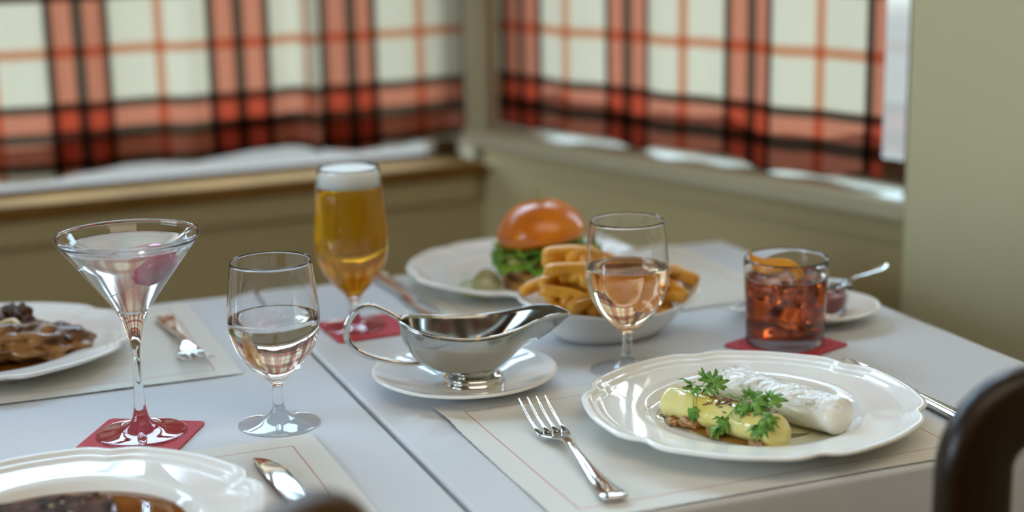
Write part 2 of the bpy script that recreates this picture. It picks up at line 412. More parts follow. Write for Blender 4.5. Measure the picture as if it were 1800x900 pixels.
def tablecloth(u0, u1, w0, w1, dl, dr, label, seed, bumps=()):
    hx, hy = (u1 - u0) / 2, (w1 - w0) / 2; R = 0.0038
    def axis(h, n, d0, d1):
        xs = [-h - d0 + d0 * .9 * i / 10 for i in range(10)]
        xs += [-h - R * 1.6 + R * 3.2 * i / 7 for i in range(8)]
        xs += [-h + 2 * R + (2 * h - 4 * R) * i / n for i in range(1, n)]
        xs += [h - R * 1.6 + R * 3.2 * i / 7 for i in range(8)]
        xs += [h + d1 * .1 + d1 * .9 * i / 9 for i in range(10)]
        return sorted(xs)
    def bend(x, h):
        a = abs(x); s = 1 if x >= 0 else -1; e = h - R
        if a <= e: return x, 0.0
        ang = min((a - e) / R, PI / 2); d = a - e - R * PI / 2
        return s * (e + R * math.sin(ang)), -(R * (1 - math.cos(ang)) + max(0, d))
    ax, ay = axis(hx, 90, dl, dr), axis(hy, 110, .24, .24); rows = []
    c = T((u0 + u1) / 2, (w0 + w1) / 2, 0)
    for y in ay:
        row = []
        for x in ax:
            px, zx = bend(x, hx); py, zy = bend(y, hy)
            z = min(zx, zy)
            seam = (x < 0 and dl < .1) or (x > 0 and dr < .1)
            if zx < -.02 and zy < -.02 and not seam:
                k = min(-zx, -zy) * .35; px += math.copysign(k, px); py += math.copysign(k, py)
            if zx < -.01 and not seam: px += 0.006 * math.sin(py * 26 + seed) * min(1, -zx / .15) + math.copysign(.0, px)
            if zy < -.01: py += 0.006 * math.sin(px * 24 + seed) * min(1, -zy / .15)
            if z > -.0005:
                z += 0.0005 * noise.noise(Vector((px * 14, py * 14, seed)))
                for bx, by, br, bh in bumps:
                    q = ((px - bx) ** 2 + (py - by) ** 2) / br ** 2
                    z += bh * math.exp(-q)
            row.append((px, py, z))
        rows.append(row)
    o = obj('tablecloth', MB().grid(rows), 'cloth', loc=c, rotz=ANG, smooth='all')
    so = o.modifiers.new('thickness', 'SOLIDIFY'); so.thickness = 0.0012; so.offset = -1
    return tag(o, label, 'tablecloth')
TL, TR = (-0.245, 0.3535, 0.932, 1.669), (0.3570, 0.935, 0.932, 1.669)
table(*TL, 'left dining table under white linen beside the long curtained window')
table(*TR, 'right dining table under white linen near the green wall')
tablecloth(*TL, 0.24, 0.03, 'white linen cloth on the left table under the martini and the steak plate', 1.0)
tablecloth(*TR, 0.03, 0.24, 'white linen cloth on the right table under the sauce boat and the burger', 2.3,
          bumps=[(-.262, -.108, .010, .0035), (-.255, -.128, .012, .0040), (-.268, -.150, .010, .0030), (-.258, -.175, .011, .0028), (-.272, -.122, .008, .0022), (-.262, -.215, .010, .002)])

# ------------------------------------------------------------------ paper placemats
def paper_material(name, line):
    m, N, L, b = mat(name)
    b.inputs['Roughness'].default_value = 0.7; b.inputs['Specular IOR Level'].default_value = 0.3
    t = N.new('ShaderNodeTexCoord'); s = N.new('ShaderNodeSeparateXYZ'); L.new(t.outputs['UV'], s.inputs[0])
    def mt(op, a, bb):
        n = N.new('ShaderNodeMath'); n.operation = op
        for i, x in enumerate((a, bb)):
            if x is None: continue
            if isinstance(x, (int, float)): n.inputs[i].default_value = x
            else: L.new(x, n.inputs[i])
        return n.outputs[0]
    dx = mt('SUBTRACT', mt('ABSOLUTE', s.outputs['X'], None), line[0]); dy = mt('SUBTRACT', mt('ABSOLUTE', s.outputs['Y'], None), line[1])
    d = mt('ABSOLUTE', mt('MAXIMUM', dx, dy), None)
    on = mt('LESS_THAN', d, 0.00042)
    mxn = N.new('ShaderNodeMix'); mxn.data_type = 'RGBA'; L.new(on, mxn.inputs['Factor'])
    mxn.inputs['A'].default_value = (0.75, 0.735, 0.68, 1); mxn.inputs['B'].default_value = (0.50, 0.12, 0.10, 1)
    L.new(mxn.outputs['Result'], b.inputs['Base Color'])
    return m
def placemat(u0, u1, w0, w1, label, seed, inset=0.021, lift=None):
    hx, hy = (u1 - u0) / 2, (w1 - w0) / 2
    nx, ny = int(2 * hx / .0022), int(2 * hy / .0022); rows = []; uvs = []
    sc_ = lambda t: 0.0016 * abs(math.sin(PI * t / 0.0125)) - 0.0012
    for j in range(ny + 1):
        row = []
        for i in range(nx + 1):
            x, y = -hx + 2 * hx * i / nx, -hy + 2 * hy * j / ny; X, Y = x, y
            if i in (0, nx): X += math.copysign(sc_(y), x)
            if j in (0, ny): Y += math.copysign(sc_(x), y)
            e = min(hx - abs(x), hy - abs(y))
            z = 0.0014 + 0.0005 * noise.noise(Vector((x * 11, y * 11, seed))) + 0.0003 * (1 - sm(0, .03, e)) * (0.6 + noise.noise(Vector((x * 22, y * 22, seed + 5))))
            if lift:
                for lx, ly, lr, lh in lift: z += lh * math.exp(-(((x - lx) / lr[0]) ** 2 + ((y - ly) / lr[1]) ** 2))
            row.append((X, Y, z)); uvs.append((x, y))
        rows.append(row)
    mb = MB().grid(rows); me = bpy.data.meshes.new('paper_placemat'); me.from_pydata([tuple(p) for p in mb.v], [], mb.f)
    ul = me.uv_layers.new(name='UVMap')
    for lp in me.loops: ul.data[lp.index].uv = uvs[lp.vertex_index]
    me.polygons.foreach_set('use_smooth', [True] * len(me.polygons))
    o = obj('paper_placemat', me, paper_material('placemat_paper', (hx - inset, hy - inset)), loc=T((u0 + u1) / 2, (w0 + w1) / 2, 0), rotz=ANG)
    return tag(o, label, 'placemat')
placemat(0.404, 0.762, 0.936, 1.210, 'white paper placemat with a thin red border under the plate of two pale rolls', 1.0,
         lift=[(-0.179, 0.10, (.016, .03), .0025)])
placemat(-0.064, 0.294, 0.945, 1.190, 'white paper placemat with a thin red border under the steak plate', 2.0)
placemat(-0.079, 0.279, 1.377, 1.655, 'white paper placemat under the plate of browned meat', 3.0)
placemat(0.512, 0.870, 1.400, 1.664, 'white paper placemat under the burger plate', 4.0)

# ------------------------------------------------------------------ plates
def plate_mesh(R, lobes=6, phase=0.0, well=0.62, h=0.020):
    def rad(a):
        x = ((a + phase) / (2 * PI) * lobes) % 1.0
        x = abs(x - 0.5) * 2                   # 0 mid lobe .. 1 at the notch
        return 1.0 - 0.034 * (math.exp(-((1 - x) / 0.13) ** 2)) + 0.012 * math.exp(-((x - 0.66) / 0.18) ** 2)
    wr = R * well
    def fn(r, z, a):
        k = sm(wr * 1.02, R * 0.96, r); return r * (1 + (rad(a) - 1) * k), z
    p = [(0, .0042), (wr * .55, .0042), (wr * .85, .0044), (wr * .94, .0052), (wr * .985, .0075), (wr * 1.02, .0105), (wr * 1.06, .0120), (wr * 1.15, .0134),
         (R * .86, h - .0058), (R * .895, h - .0050), (R * .905, h - .0034), (R * .920, h - .0030), (R * .945, h - .0026), (R * .955, h - .0008), (R * .975, h), (R * .997, h - .0004), (R, h - .0018),
         (R * .992, h - .0034), (R * .96, h - .0050), (R * .86, h - .0100), (wr * 1.1, .0075), (wr * 1.0, .0040), (wr * .90, .0012), (wr * .88, .0), (wr * .84, .0), (wr * .82, .0014), (wr * .5, .0016), (0, .0016)]
    return MB().lathe(p, 144, fn=fn)
PM = 0.0030                                       # height of things on a placemat
def plate(loc, R, label, phase, z):
    o = obj('dinner_plate', plate_mesh(R, 6, phase), 'porcelain', loc=(loc[0], loc[1], TZ + z), smooth='all')
    return tag(o, label, 'plate')
P_MAIN, P_LEFT, P_FAR, P_BURG = (0.1907, 1.2192), (-0.3027, 1.0014), (-0.4941, 1.4378), (0.0205, 1.7022)
plate(P_MAIN, 0.136, 'white scalloped plate holding two pale rolls with green herbs', 0.28, PM)
plate(P_LEFT, 0.134, 'white scalloped plate in the lower left with steak in brown sauce', 0.52, PM)
plate(P_FAR, 0.135, 'white scalloped plate of browned meat cut off by the left edge', 0.1, PM)
plate(P_BURG, 0.135, 'white scalloped plate at the back holding the burger', 0.75, PM)
def saucer(loc, R, label, z):
    p = [(0, .0040), (R * .38, .0040), (R * .42, .0046), (R * .46, .0060), (R * .70, .0100), (R * .90, .0145), (R * .97, .0165), (R * .995, .0162), (R, .0148), (R * .97, .0132), (R * .7, .0070), (R * .5, .0030),
         (R * .46, 0), (R * .42, 0), (R * .40, .0014), (0, .0014)]
    return tag(obj('saucer', MB().lathe(p, 96), 'porcelain', loc=(loc[0], loc[1], TZ + z), smooth='all'), label, 'saucer')
S_BOAT, S_KET = (-0.0433, 1.3343), (0.3040, 1.5300)
saucer(S_BOAT, 0.081, 'plain white saucer under the silver sauce boat', 0.0012)
saucer(S_KET, 0.060, 'small white saucer under the glass of red ketchup', 0.0012)

# ------------------------------------------------------------------ coasters
def coaster(x, y, size, rot, label):
    h = size / 2; r = 0.005; pts = []
    for cx, cy, a0 in ((1, 1, 0), (-1, 1, 90), (-1, -1, 180), (1, -1, 270)):
        for k in range(6):
            a = math.radians(a0 + 18 * k); pts.append((cx * (h - r) + r * math.cos(a), cy * (h - r) + r * math.sin(a)))
    mb = MB().loft([[(p[0], p[1], z) for p in pts] for z in (0, .0014)])
    o = obj('red_coaster', mb, 'coaster', loc=(x, y, TZ + .0008), rotz=math.radians(rot))
    return tag(o, label, 'coaster')
B_MART, B_WATER, B_BEER, B_WINE, B_ROCK = (-0.302, 1.223), (-0.194, 1.245), (-0.158, 1.531), (0.102, 1.375), (0.256, 1.447)
coaster(-0.302, 1.2140, 0.083, -8.5, 'square red card coaster under the martini glass')
coaster(-0.148, 1.527, 0.078, 24, 'square red card coaster under the beer glass')
coaster(0.2560, 1.4400, 0.084, 43, 'square red card coaster under the tumbler of iced cocktail')

# ------------------------------------------------------------------ glasses
def smooth_prof(pts, n=5):
    return [(max(0.0, p.x), p.y) for p in catmull([(r, z, 0) for r, z in pts], n)]
def inner_at(inner, z):                          # radius of the inside at height z (inner listed top to bottom)
    for (r0, z0), (r1, z1) in zip(inner, inner[1:]):
        if z0 >= z >= z1 and z0 != z1: return r1 + (r0 - r1) * (z - z1) / (z0 - z1)
    return 0.0
def liquid_prof(inner, level, meniscus=0.0006):
    r = inner_at(inner, level)
    p = [(0, level), (r * .9, level), (r + .00005, level + meniscus)]
    p += [(a + .00025 if a > 0 else 0.0, z - (.0002 if a == 0 else 0)) for a, z in inner if z < level]
    return p
def glass(name, label, cat, base, outer, inner, z, n=96):
    r = thing(name, label, cat, (base[0], base[1], TZ + z))
    obj('glass_body', MB().lathe(outer + inner, n), 'glass', r, smooth='all')
    return r
# martini
out_m = smooth_prof([(0, 0), (.034, 0), (.0358, .0008), (.0355, .0020), (.030, .0032), (.018, .0055), (.0095, .0095), (.0058, .017), (.0042, .030), (.0034, .050), (.0034, .066), (.0052, .080), (.0090, .094), (.0125, .1015)], 4) + \
    smooth_prof([(.0135, .1040), (.020, .1135), (.036, .1355), (.0545, .1600), (.0562, .1625), (.0570, .1640)], 3)
in_m = smooth_prof([(.0572, .1650), (.0562, .1657), (.0551, .1648), (.0535, .1622), (.035, .1375), (.0185, .1150), (.0118, .1060)], 3) + [(.009, .1040), (.005, .1032), (0, .1030)]
g_m = glass('martini_glass', 'tall martini glass with clear drink on a red coaster', 'glass', B_MART, out_m, in_m, .0017)
obj('drink', MB().lathe(liquid_prof(in_m, 0.1565), 96), 'martini', g_m, smooth='all', label='clear slightly cloudy drink')
# footed water and wine glass
out_w = smooth_prof([(0, 0), (.0315, 0), (.0332, .0008), (.0328, .0018), (.026, .0036), (.014, .0066), (.0075, .0105), (.0050, .0165), (.0043, .024), (.0044, .0325), (.0062, .0375), (.0120, .0425), (.0215, .0510), (.0300, .0625), (.0352, .0750), (.0373, .0870), (.0370, .1000), (.0353, .1180), (.0331, .1365)], 4)
in_w = smooth_prof([(.0330, .1377), (.0323, .1376), (.0344, .1178), (.0361, .0998), (.0364, .0870), (.0343, .0757), (.0291, .0640), (.0207, .0530), (.0115, .0455), (.005, .0430), (0, .0425)], 4)
g_w = glass('water_glass', 'stemmed glass of clear water standing right of the martini', 'glass', B_WATER, out_w, in_w, -.0006)
obj('water', MB().lathe(liquid_prof(in_w, 0.0915), 96), 'water', g_w, smooth='all', label='clear still water')
g_v = glass('wine_glass', 'stemmed glass of pale wine standing behind the plate of rolls', 'glass', B_WINE, out_w, in_w, -.0006)
obj('wine', MB().lathe(liquid_prof(in_w, 0.0965), 96), 'rose', g_v, smooth='all', label='pale amber wine')
# beer
out_b = smooth_prof([(0, 0), (.0300, 0), (.0312, .0008), (.0308, .0018), (.024, .0034), (.012, .0062), (.0058, .0110), (.0042, .0180), (.0046, .0250), (.0085, .0330), (.0190, .0440), (.0290, .0570), (.0348, .0720), (.0367, .0860), (.0360, .1050), (.0338, .1280), (.0306, .1580)], 4)
in_b = smooth_prof([(.0304, .1597), (.0295, .1594), (.0329, .1280), (.0350, .1050), (.0357, .0860), (.0338, .0728), (.0280, .0585), (.0180, .0462), (.0080, .0375), (.003, .0350), (0, .0346)], 4)
g_b = glass('beer_glass', 'footed glass of golden beer with white head', 'glass', B_BEER, out_b, in_b, .0017)
obj('beer', MB().lathe(liquid_prof(in_b, 0.1430, 0.0), 96), 'beer', g_b, smooth='all', label='clear golden beer')
rf = [(a + .0003, z) for a, z in in_b if z > .1432]
fp = [(0, .1601), (.012, .1605), (.020, .1606), (.0255, .1603), (.0282, .1592)] + [(min(a, .0302), z) for a, z in rf if z < .1585] + [(inner_at(in_b, .1432) + .0002, .1432), (0, .1432)]
obj('foam', MB().lathe(fp, 64), 'foam', g_b, smooth='all', label='dense white head of foam')
# tumbler
out_r = [(0, .0006), (.030, .0006), (.0335, 0), (.0352, .0006), (.0365, .0022), (.0368, .005)] + smooth_prof([(.0368, .008), (.0376, .03), (.0386, .058), (.0394, .0795)], 3)
in_r = smooth_prof([(.0392, .0812), (.0384, .0812), (.0374, .058), (.0363, .03), (.0354, .0165)], 3) + [(.0345, .0128), (.0310, .0110), (.020, .0106), (0, .0104)]
g_r = glass('tumbler', 'short straight tumbler of iced amber cocktail on a red coaster', 'glass', B_ROCK, out_r, in_r, .0017)
obj('cocktail', MB().lathe(liquid_prof(in_r, 0.0640), 96), 'negroni', g_r, smooth='all', label='reddish amber cocktail')

# ice cubes, orange peel
ice_spots = [(-.013, .010, .0560, 20, 12), (.016, .008, .0585, 58, -14), (.002, -.016, .0535, 75, 10), (.008, .012, .030, 35, 20)]
ice_lab = ['clear ice cube floating at the left of the tumbler', 'clear ice cube standing proud of the cocktail at the right of the tumbler', 'clear ice cube floating at the front of the tumbler', 'clear ice cube sunk low behind the others in the tumbler']
for (x, y, z, rz, rx), lb in zip(ice_spots, ice_lab):
    s = .0115
    o = obj('ice_cube', MB().box(XYZ, -s, s, -s, s, -s, s), 'ice', loc=(B_ROCK[0] + x, B_ROCK[1] + y, TZ + z))
    o.rotation_euler = (math.radians(rx), math.radians(rx * .7), math.radians(rz)); bevel(o, .0028, 4); tag(o, lb, 'ice cube', 'ice cubes in the tumbler')
M['peel'] = ramp_mat('orange_peel', [(0.3, (0.80, 0.30, 0.01)), (0.7, (0.88, 0.42, 0.02))], 500, 0.4, bump=0.3, bdist=0.0008)
M['pith'] = pbr('peel_pith', (0.82, 0.50, 0.16), 0.6)
ctr = catmull([(-.0345, -.004, .0895), (-.0320, -.006, .0800), (-.022, -.010, .0760), (-.009, -.012, .0768), (.002, -.012, .0760), (.010, -.009, .0660), (.016, -.004, .0520), (.019, .002, .0380)], 6)
rows = []; mrow = len(ctr)
for i, p in enumerate(ctr):
    t = i / (mrow - 1); wv = Vector((.10, .55, .85)).normalized() if t < .55 else Vector((.45, .85, .25)).normalized()
    k = sm(.40, .62, t); wv = (Vector((.05, .62, .78)) * (1 - k) + Vector((.60, .75, .28)) * k).normalized()
    hw = .0078 * (0.25 + 0.75 * sm(0, .2, t)) * (1 - .55 * sm(.8, 1, t)); rows.append([p + wv * hw * q for q in (-1, -.5, 0, .5, 1)])
o = obj('orange_peel', MB().grid(rows), 'peel', loc=(B_ROCK[0], B_ROCK[1], TZ + .0023), smooth='all')
so = o.modifiers.new('thickness', 'SOLIDIFY'); so.thickness = .0018; so.offset = 0
tag(o, 'curled strip of orange peel hanging over the tumbler rim', 'orange peel')

# cocktail pick with a pink pickled onion
pk = thing('cocktail_pick', 'steel cocktail pick with a pink pickled onion in the martini', 'cocktail pick', (B_MART[0], B_MART[1], TZ + .0023))
pa, pb = Vector((.0515, -.004, .1690)), Vector((-.0165, -.002, .1175))
obj('pick_rod', MB().tube([pa, pb], 0.0007, 10), 'steel', pk)
obj('pick_end', MB().tube([pa + (pb - pa) * t for t in (-.02, 0, .13, .15)], [.0009, .0015, .0015, .0008], 12), 'steel', pk)
M['onion'] = ramp_mat('pickled_onion', [(0.25, (0.70, 0.05, 0.14)), (0.55, (0.80, 0.14, 0.25)), (0.8, (0.88, 0.40, 0.45))], 42, 0.2)
ax = (pa - pb).normalized(); q = ax.to_track_quat('X', 'Z').to_matrix()
obj('pickled_onion', MB().blob(pb + (pa - pb) * .50, (.0165, .0115, .0115), q, 3, .10, 1.6, 28, 20), 'onion', pk, label='shiny pink pickled onion')

# ------------------------------------------------------------------ sauce boat
def sauce_boat(loc, rot):
    r = thing('sauce_boat', 'silver sauce boat with loop handle and pointed spout', 'sauce boat', loc, rot)
    xs = [(-.064, .0, .0590), (-.061, .0125, .0588), (-.050, .0245, .0560), (-.032, .0330, .0520), (-.008, .0372, .0496), (.016, .0362, .0505), (.038, .0315, .0550), (.056, .0240, .0605), (.071, .0145, .0620), (.081, .0062, .0600), (.0855, .0, .0575)]
    front = catmull([(x, -y, z) for x, y, z in xs], 5); back = catmull([(x, y, z) for x, y, z in xs], 5)
    rim = front + back[::-1][1:-1]; n = len(rim); rows = []
    for k in range(17):
        t = k / 16; row = []
        for p in rim:
            a = math.atan2(p.y, p.x + .004); fx, fy = .021 * math.cos(a) - .004, .021 * math.sin(a)
            sp_ = max(0.0, math.cos(a)) ** 6
            hx = math.sin(PI / 2 * t) ** .85; hv = 1 - math.cos(PI / 2 * t) ** 1.1
            hx2 = t ** 1.05; hv2 = t ** .85 * (1 - .22 * math.sin(PI * t)) + .0
            if k == 16: hx2 = hv2 = 1
            h = hx * (1 - sp_) + hx2 * sp_; vv = hv * (1 - sp_) + hv2 * sp_
            row.append(Vector((fx + (p.x - fx) * h, fy + (p.y - fy) * h, .0135 + (p.z - .0135) * vv)))
        rows.append(row)
    mb = MB(); mb.grid(rows, closed_u=True)
    mb.f.append(tuple(range(n)))
    o = obj('bowl', mb, 'brushed', r, smooth='all')
    so = o.modifiers.new('thickness', 'SOLIDIFY'); so.thickness = 0.0013; so.offset = -1
    obj('rim_bead', MB().grid([[p + Vector((0, 0, .0011 * math.sin(2 * PI * k / 8))) + Vector((p.x, p.y * 1.5, 0)).normalized() * .0011 * math.cos(2 * PI * k / 8) for p in rim] for k in range(8)], closed_u=True, closed_v=True), 'steel', r, smooth='all')
    obj('foot', MB().lathe([(0, .0145), (.0205, .0145), (.0212, .0130), (.0195, .0118), (.0195, .0108), (.0225, .0092), (.0262, .0070), (.0266, .0055), (.0252, .0048), (.0262, .0036), (.0278, .0018), (.0280, .0), (.0255, 0), (.020, .003), (0, .004)], 64), 'steel', r, smooth='all', label='stepped round foot')
    hp = catmull([(-.0605, 0, .0580), (-.072, 0, .0655), (-.088, 0, .0720), (-.101, 0, .0665), (-.1085, 0, .0530), (-.1065, 0, .0395), (-.095, 0, .0290), (-.074, 0, .0215), (-.053, 0, .0185), (-.0375, 0, .0190)], 6)
    obj('handle', MB().tube(hp, [(.0021 + .0008 * math.sin(PI * i / (len(hp) - 1)), .0017) for i in range(len(hp))], 14, up=(0, 1, 0)), 'steel', r, smooth='all', label='open loop handle')
    return r
sauce_boat((S_BOAT[0] + .0075, S_BOAT[1] - .002, TZ + .0052), math.radians(4))

# ------------------------------------------------------------------ cutlery
def fork_mesh(L=0.205):
    mb = MB(); k = L / .205
    # stations: x, half width, half thickness, height
    st = [(0, .0035, .0012, .0042), (.002, .0088, .0020, .0042), (.006, .0105, .0023, .0040), (.012, .0104, .0022, .0036), (.022, .0088, .0018, .0030), (.045, .0064, .0018, .0034), (.075, .0042, .0020, .0062), (.100, .0032, .0021, .0090), (.118, .0036, .0020, .0086), (.128, .0065, .0017, .0064), (.135, .0105, .0014, .0044), (.142, .0124, .0012, .0034), (.150, .0128, .0011, .0034)]
    rings = []
    n = 20
    for x, hw, ht, z in st:
        ring = []
        for q in range(n):
            a = 2 * PI * q / n; ca, sa = math.cos(a), math.sin(a)
            y = hw * math.copysign(abs(ca) ** .75, ca); zz = ht * math.copysign(abs(sa) ** .8, sa)
            dish = .0012 * (y / .0128) ** 2 * (1 if x > .128 else 0)
            ring.append((x * k, y * k, (z + zz + dish) * k))
        rings.append(ring)
    mb.loft([[Vector(p) for p in r] for r in rings])
    for y0, y1 in ((-.0108, -.0112), (-.0036, -.0038), (.0036, .0038), (.0108, .0112)):
        path = [(x * k, (y0 + (y1 - y0) * t) * k, z * k) for x, t, z in ((.146, 0, .0036), (.160, .25, .0046), (.175, .5, .0072), (.190, .75, .0112), (.2035, 1, .0155), (.205, 1, .0160))]
        mb.tube(path, [(.0022 * k, .0011 * k), (.0019 * k, .0011 * k), (.0016 * k, .0010 * k), (.0013 * k, .0009 * k), (.0009 * k, .0007 * k), (.0004 * k, .0003 * k)], 10)
    return mb.mesh('table_fork', 'all')
def knife_mesh(L=0.215):
    mb = MB(); rings = []
    st = [(0, .004, .0022, 0), (.003, .0090, .0036, 0), (.012, .0098, .0038, 0), (.040, .0078, .0036, 0), (.080, .0060, .0034, 0), (.098, .0052, .0032, 0), (.104, .0080, .0018, .001), (.112, .0094, .0013, .001), (.150, .0098, .0011, .0008), (.180, .0096, .0010, .0004), (.197, .0082, .0009, -.0012), (.208, .0052, .0008, -.0036), (.214, .0022, .0006, -.0058), (.215, .0008, .0004, -.0066)]
    for x, hw, ht, dy in st:
        rings.append([Vector((x, dy + hw * math.copysign(abs(math.cos(a)) ** .8, math.cos(a)), .0042 + ht * math.copysign(abs(math.sin(a)) ** (.9 if x < .102 else .22), math.sin(a)))) for a in [2 * PI * q / 16 for q in range(16)]])
    mb.loft(rings); return mb.mesh('table_knife', True)
FK, KN = fork_mesh(), knife_mesh()
def lay(name, mesh, tail, tip, z, label, cat, roll=0, mir=1):
    a = math.atan2(tip[1] - tail[1], tip[0] - tail[0])
    o = obj(name, mesh, 'steel', loc=(tail[0], tail[1], TZ + z)); o.rotation_euler = (roll, 0, a); o.scale = (1, mir, 1)
    return tag(o, label, cat)
lay('dinner_fork', FK, (0.0708, 1.0529), (0.0119, 1.2569), .0020, 'polished four-tined fork lying left of the plate of pale rolls', 'fork')
lay('dinner_fork', FK, (-0.3560, 1.5700), (-0.2830, 1.3850), .0020, 'blurred fork with tines towards the viewer beside the browned meat', 'fork')
lay('dinner_fork', FK, (0.3100, 1.6900), (0.2200, 1.5250), .0022, 'blurred fork lying behind the fries near the tumbler', 'fork')
lay('table_knife', KN, (-0.1085, 0.9560), (-0.1927, 1.1500), .0012, 'steel knife with curved blade tip right of the steak plate', 'knife', 0, -1)
lay('table_knife', KN, (0.3720, 1.1780), (0.2950, 1.3750), .0012, 'steel knife peeking out right of the plate of pale rolls', 'knife')
lay('table_knife', KN, (-0.1540, 1.7380), (-0.0760, 1.5500), .0012, 'blurred steel knife lying left of the burger plate', 'knife')
def teaspoon(tail, tip, z0, z1, label):
    d = Vector((tip[0] - tail[0], tip[1] - tail[1], z1 - z0)); Ls = d.length; mb = MB(); rings = []
    st = [(0, .0030, .0010, .0006), (.004, .0058, .0014, .0004), (.014, .0056, .0013, -.0006), (.035, .0034, .0013, 0), (.060, .0022, .0014, .002), (.078, .0024, .0014, .001), (.084, .0055, .0010, -.001), (.092, .0092, .0009, -.003), (.102, .0105, .0009, -.0038), (.112, .0085, .0009, -.003), (.119, .0035, .0008, -.001)]
    for x, hw, ht, zz in st: rings.append([Vector((x * Ls / .12, hw * math.cos(a), zz + ht * math.sin(a) + (.0035 * (math.cos(a)) ** 2 if x > .08 else 0))) for a in [2 * PI * q / 14 for q in range(14)]])
    mb.loft(rings); o = obj('teaspoon', mb, 'steel', loc=(tail[0], tail[1], TZ + z0), smooth='all')
    o.rotation_euler = (0, -math.asin(d.z / Ls), math.atan2(d.y, d.x)); return tag(o, label, 'spoon')

# ketchup in a little glass
K_POS = (0.3130, 1.5310)
o_k = [(0, 0), (.0150, 0), (.0165, .0010)] + smooth_prof([(.0175, .003), (.0205, .015), (.0235, .0300)], 3)
i_k = smooth_prof([(.0233, .0312), (.0225, .0310), (.0192, .0155), (.0160, .0050)], 3) + [(.012, .0036), (0, .0034)]
kg = thing('ketchup_glass', 'little clear glass pot of red ketchup on a small saucer', 'sauce pot', (K_POS[0], K_POS[1], TZ + .0053))
obj('glass_body', MB().lathe(o_k + i_k, 64), 'glass', kg, smooth='all')
M['ketchup'] = pbr('ketchup', (0.30, 0.020, 0.016), 0.25, coat=.3)
obj('ketchup', MB().lathe([(0, .0215), (.012, .0220), (.0190, .0210)] + [(max(a - .0001, 0), z) for a, z in i_k if z < .0205] , 48), 'ketchup', kg, smooth='all', label='thick red ketchup')
teaspoon((0.3830, 1.5790), (0.3060, 1.5265), .0420, .0270, 'small spoon resting in the pot of ketchup')

# ------------------------------------------------------------------ the two pale rolls and their garnish
ZP = PM + .0044                                   # surface of the plate's well
M['pale'] = ramp_mat('pale_flesh', [(0.25, (0.80, 0.75, 0.58)), (0.5, (0.92, 0.90, 0.80)), (0.75, (0.95, 0.94, 0.88))], 55, 0.25, coat=.4, bump=.25, bdist=.002, sss=.1, distort=.6)
def skin_on_top(m):                                # wrinkled silvery-olive skin left on the upper side of the roll
    N, L = m.node_tree.nodes, m.node_tree.links; b = N['Principled BSDF']; src = b.inputs['Base Color'].links[0].from_socket
    g = N.new('ShaderNodeNewGeometry'); t = N.new('ShaderNodeTexCoord'); mp = N.new('ShaderNodeMapping'); n = N.new('ShaderNodeTexNoise'); r = N.new('ShaderNodeValToRGB')
    mp.inputs['Rotation'].default_value = (0, 0, math.radians(48.1)); mp.inputs['Scale'].default_value = (1, 3.2, 2)
    n.inputs['Scale'].default_value = 38; n.inputs['Detail'].default_value = 5; n.inputs['Distortion'].default_value = 1.0
    L.new(t.outputs['Object'], mp.inputs[0]); L.new(mp.outputs[0], n.inputs['Vector']); L.new(n.outputs['Fac'], r.inputs[0])
    els = r.color_ramp.elements; els.new(.5); els.new(.5); els.new(.5)
    for e, (p, c) in zip(els, ((.30, (.40, .37, .22)), (.42, (.74, .72, .58)), (.50, (.96, .96, .95)), (.60, (.95, .95, .94)), (.74, (.66, .63, .48)))): e.position = p; e.color = (*c, 1)
    sp = N.new('ShaderNodeSeparateXYZ'); L.new(t.outputs['Object'], sp.inputs[0])
    a = N.new('ShaderNodeMath'); a.operation = 'MULTIPLY_ADD'; L.new(n.outputs['Fac'], a.inputs[0]); a.inputs[1].default_value = 0.012; L.new(sp.outputs['Z'], a.inputs[2])
    mr = N.new('ShaderNodeMapRange'); L.new(a.outputs[0], mr.inputs['Value']); mr.inputs['From Min'].default_value = TZ + .0330; mr.inputs['From Max'].default_value = TZ + .0365
    mx = N.new('ShaderNodeMix'); mx.data_type = 'RGBA'; L.new(mr.outputs[0], mx.inputs['Factor']); L.new(src, mx.inputs['A']); L.new(r.outputs[0], mx.inputs['B']); L.new(mx.outputs['Result'], b.inputs['Base Color'])
    bp = N.new('ShaderNodeBump'); bp.inputs['Distance'].default_value = .004; L.new(mr.outputs[0], bp.inputs['Strength']); L.new(n.outputs['Fac'], bp.inputs['Height'])
    L.new(b.inputs['Normal'].links[0].from_socket, bp.inputs['Normal']); L.new(bp.outputs[0], b.inputs['Normal'])
skin_on_top(M['pale'])
M['leek'] = ramp_mat('braised_yellow_green', [(0.25, (0.66, 0.53, 0.09)), (0.5, (0.78, 0.69, 0.25)), (0.75, (0.84, 0.79, 0.48))], 34, 0.14, coat=.5, bump=.45, bdist=.002, sss=.15, distort=.8)
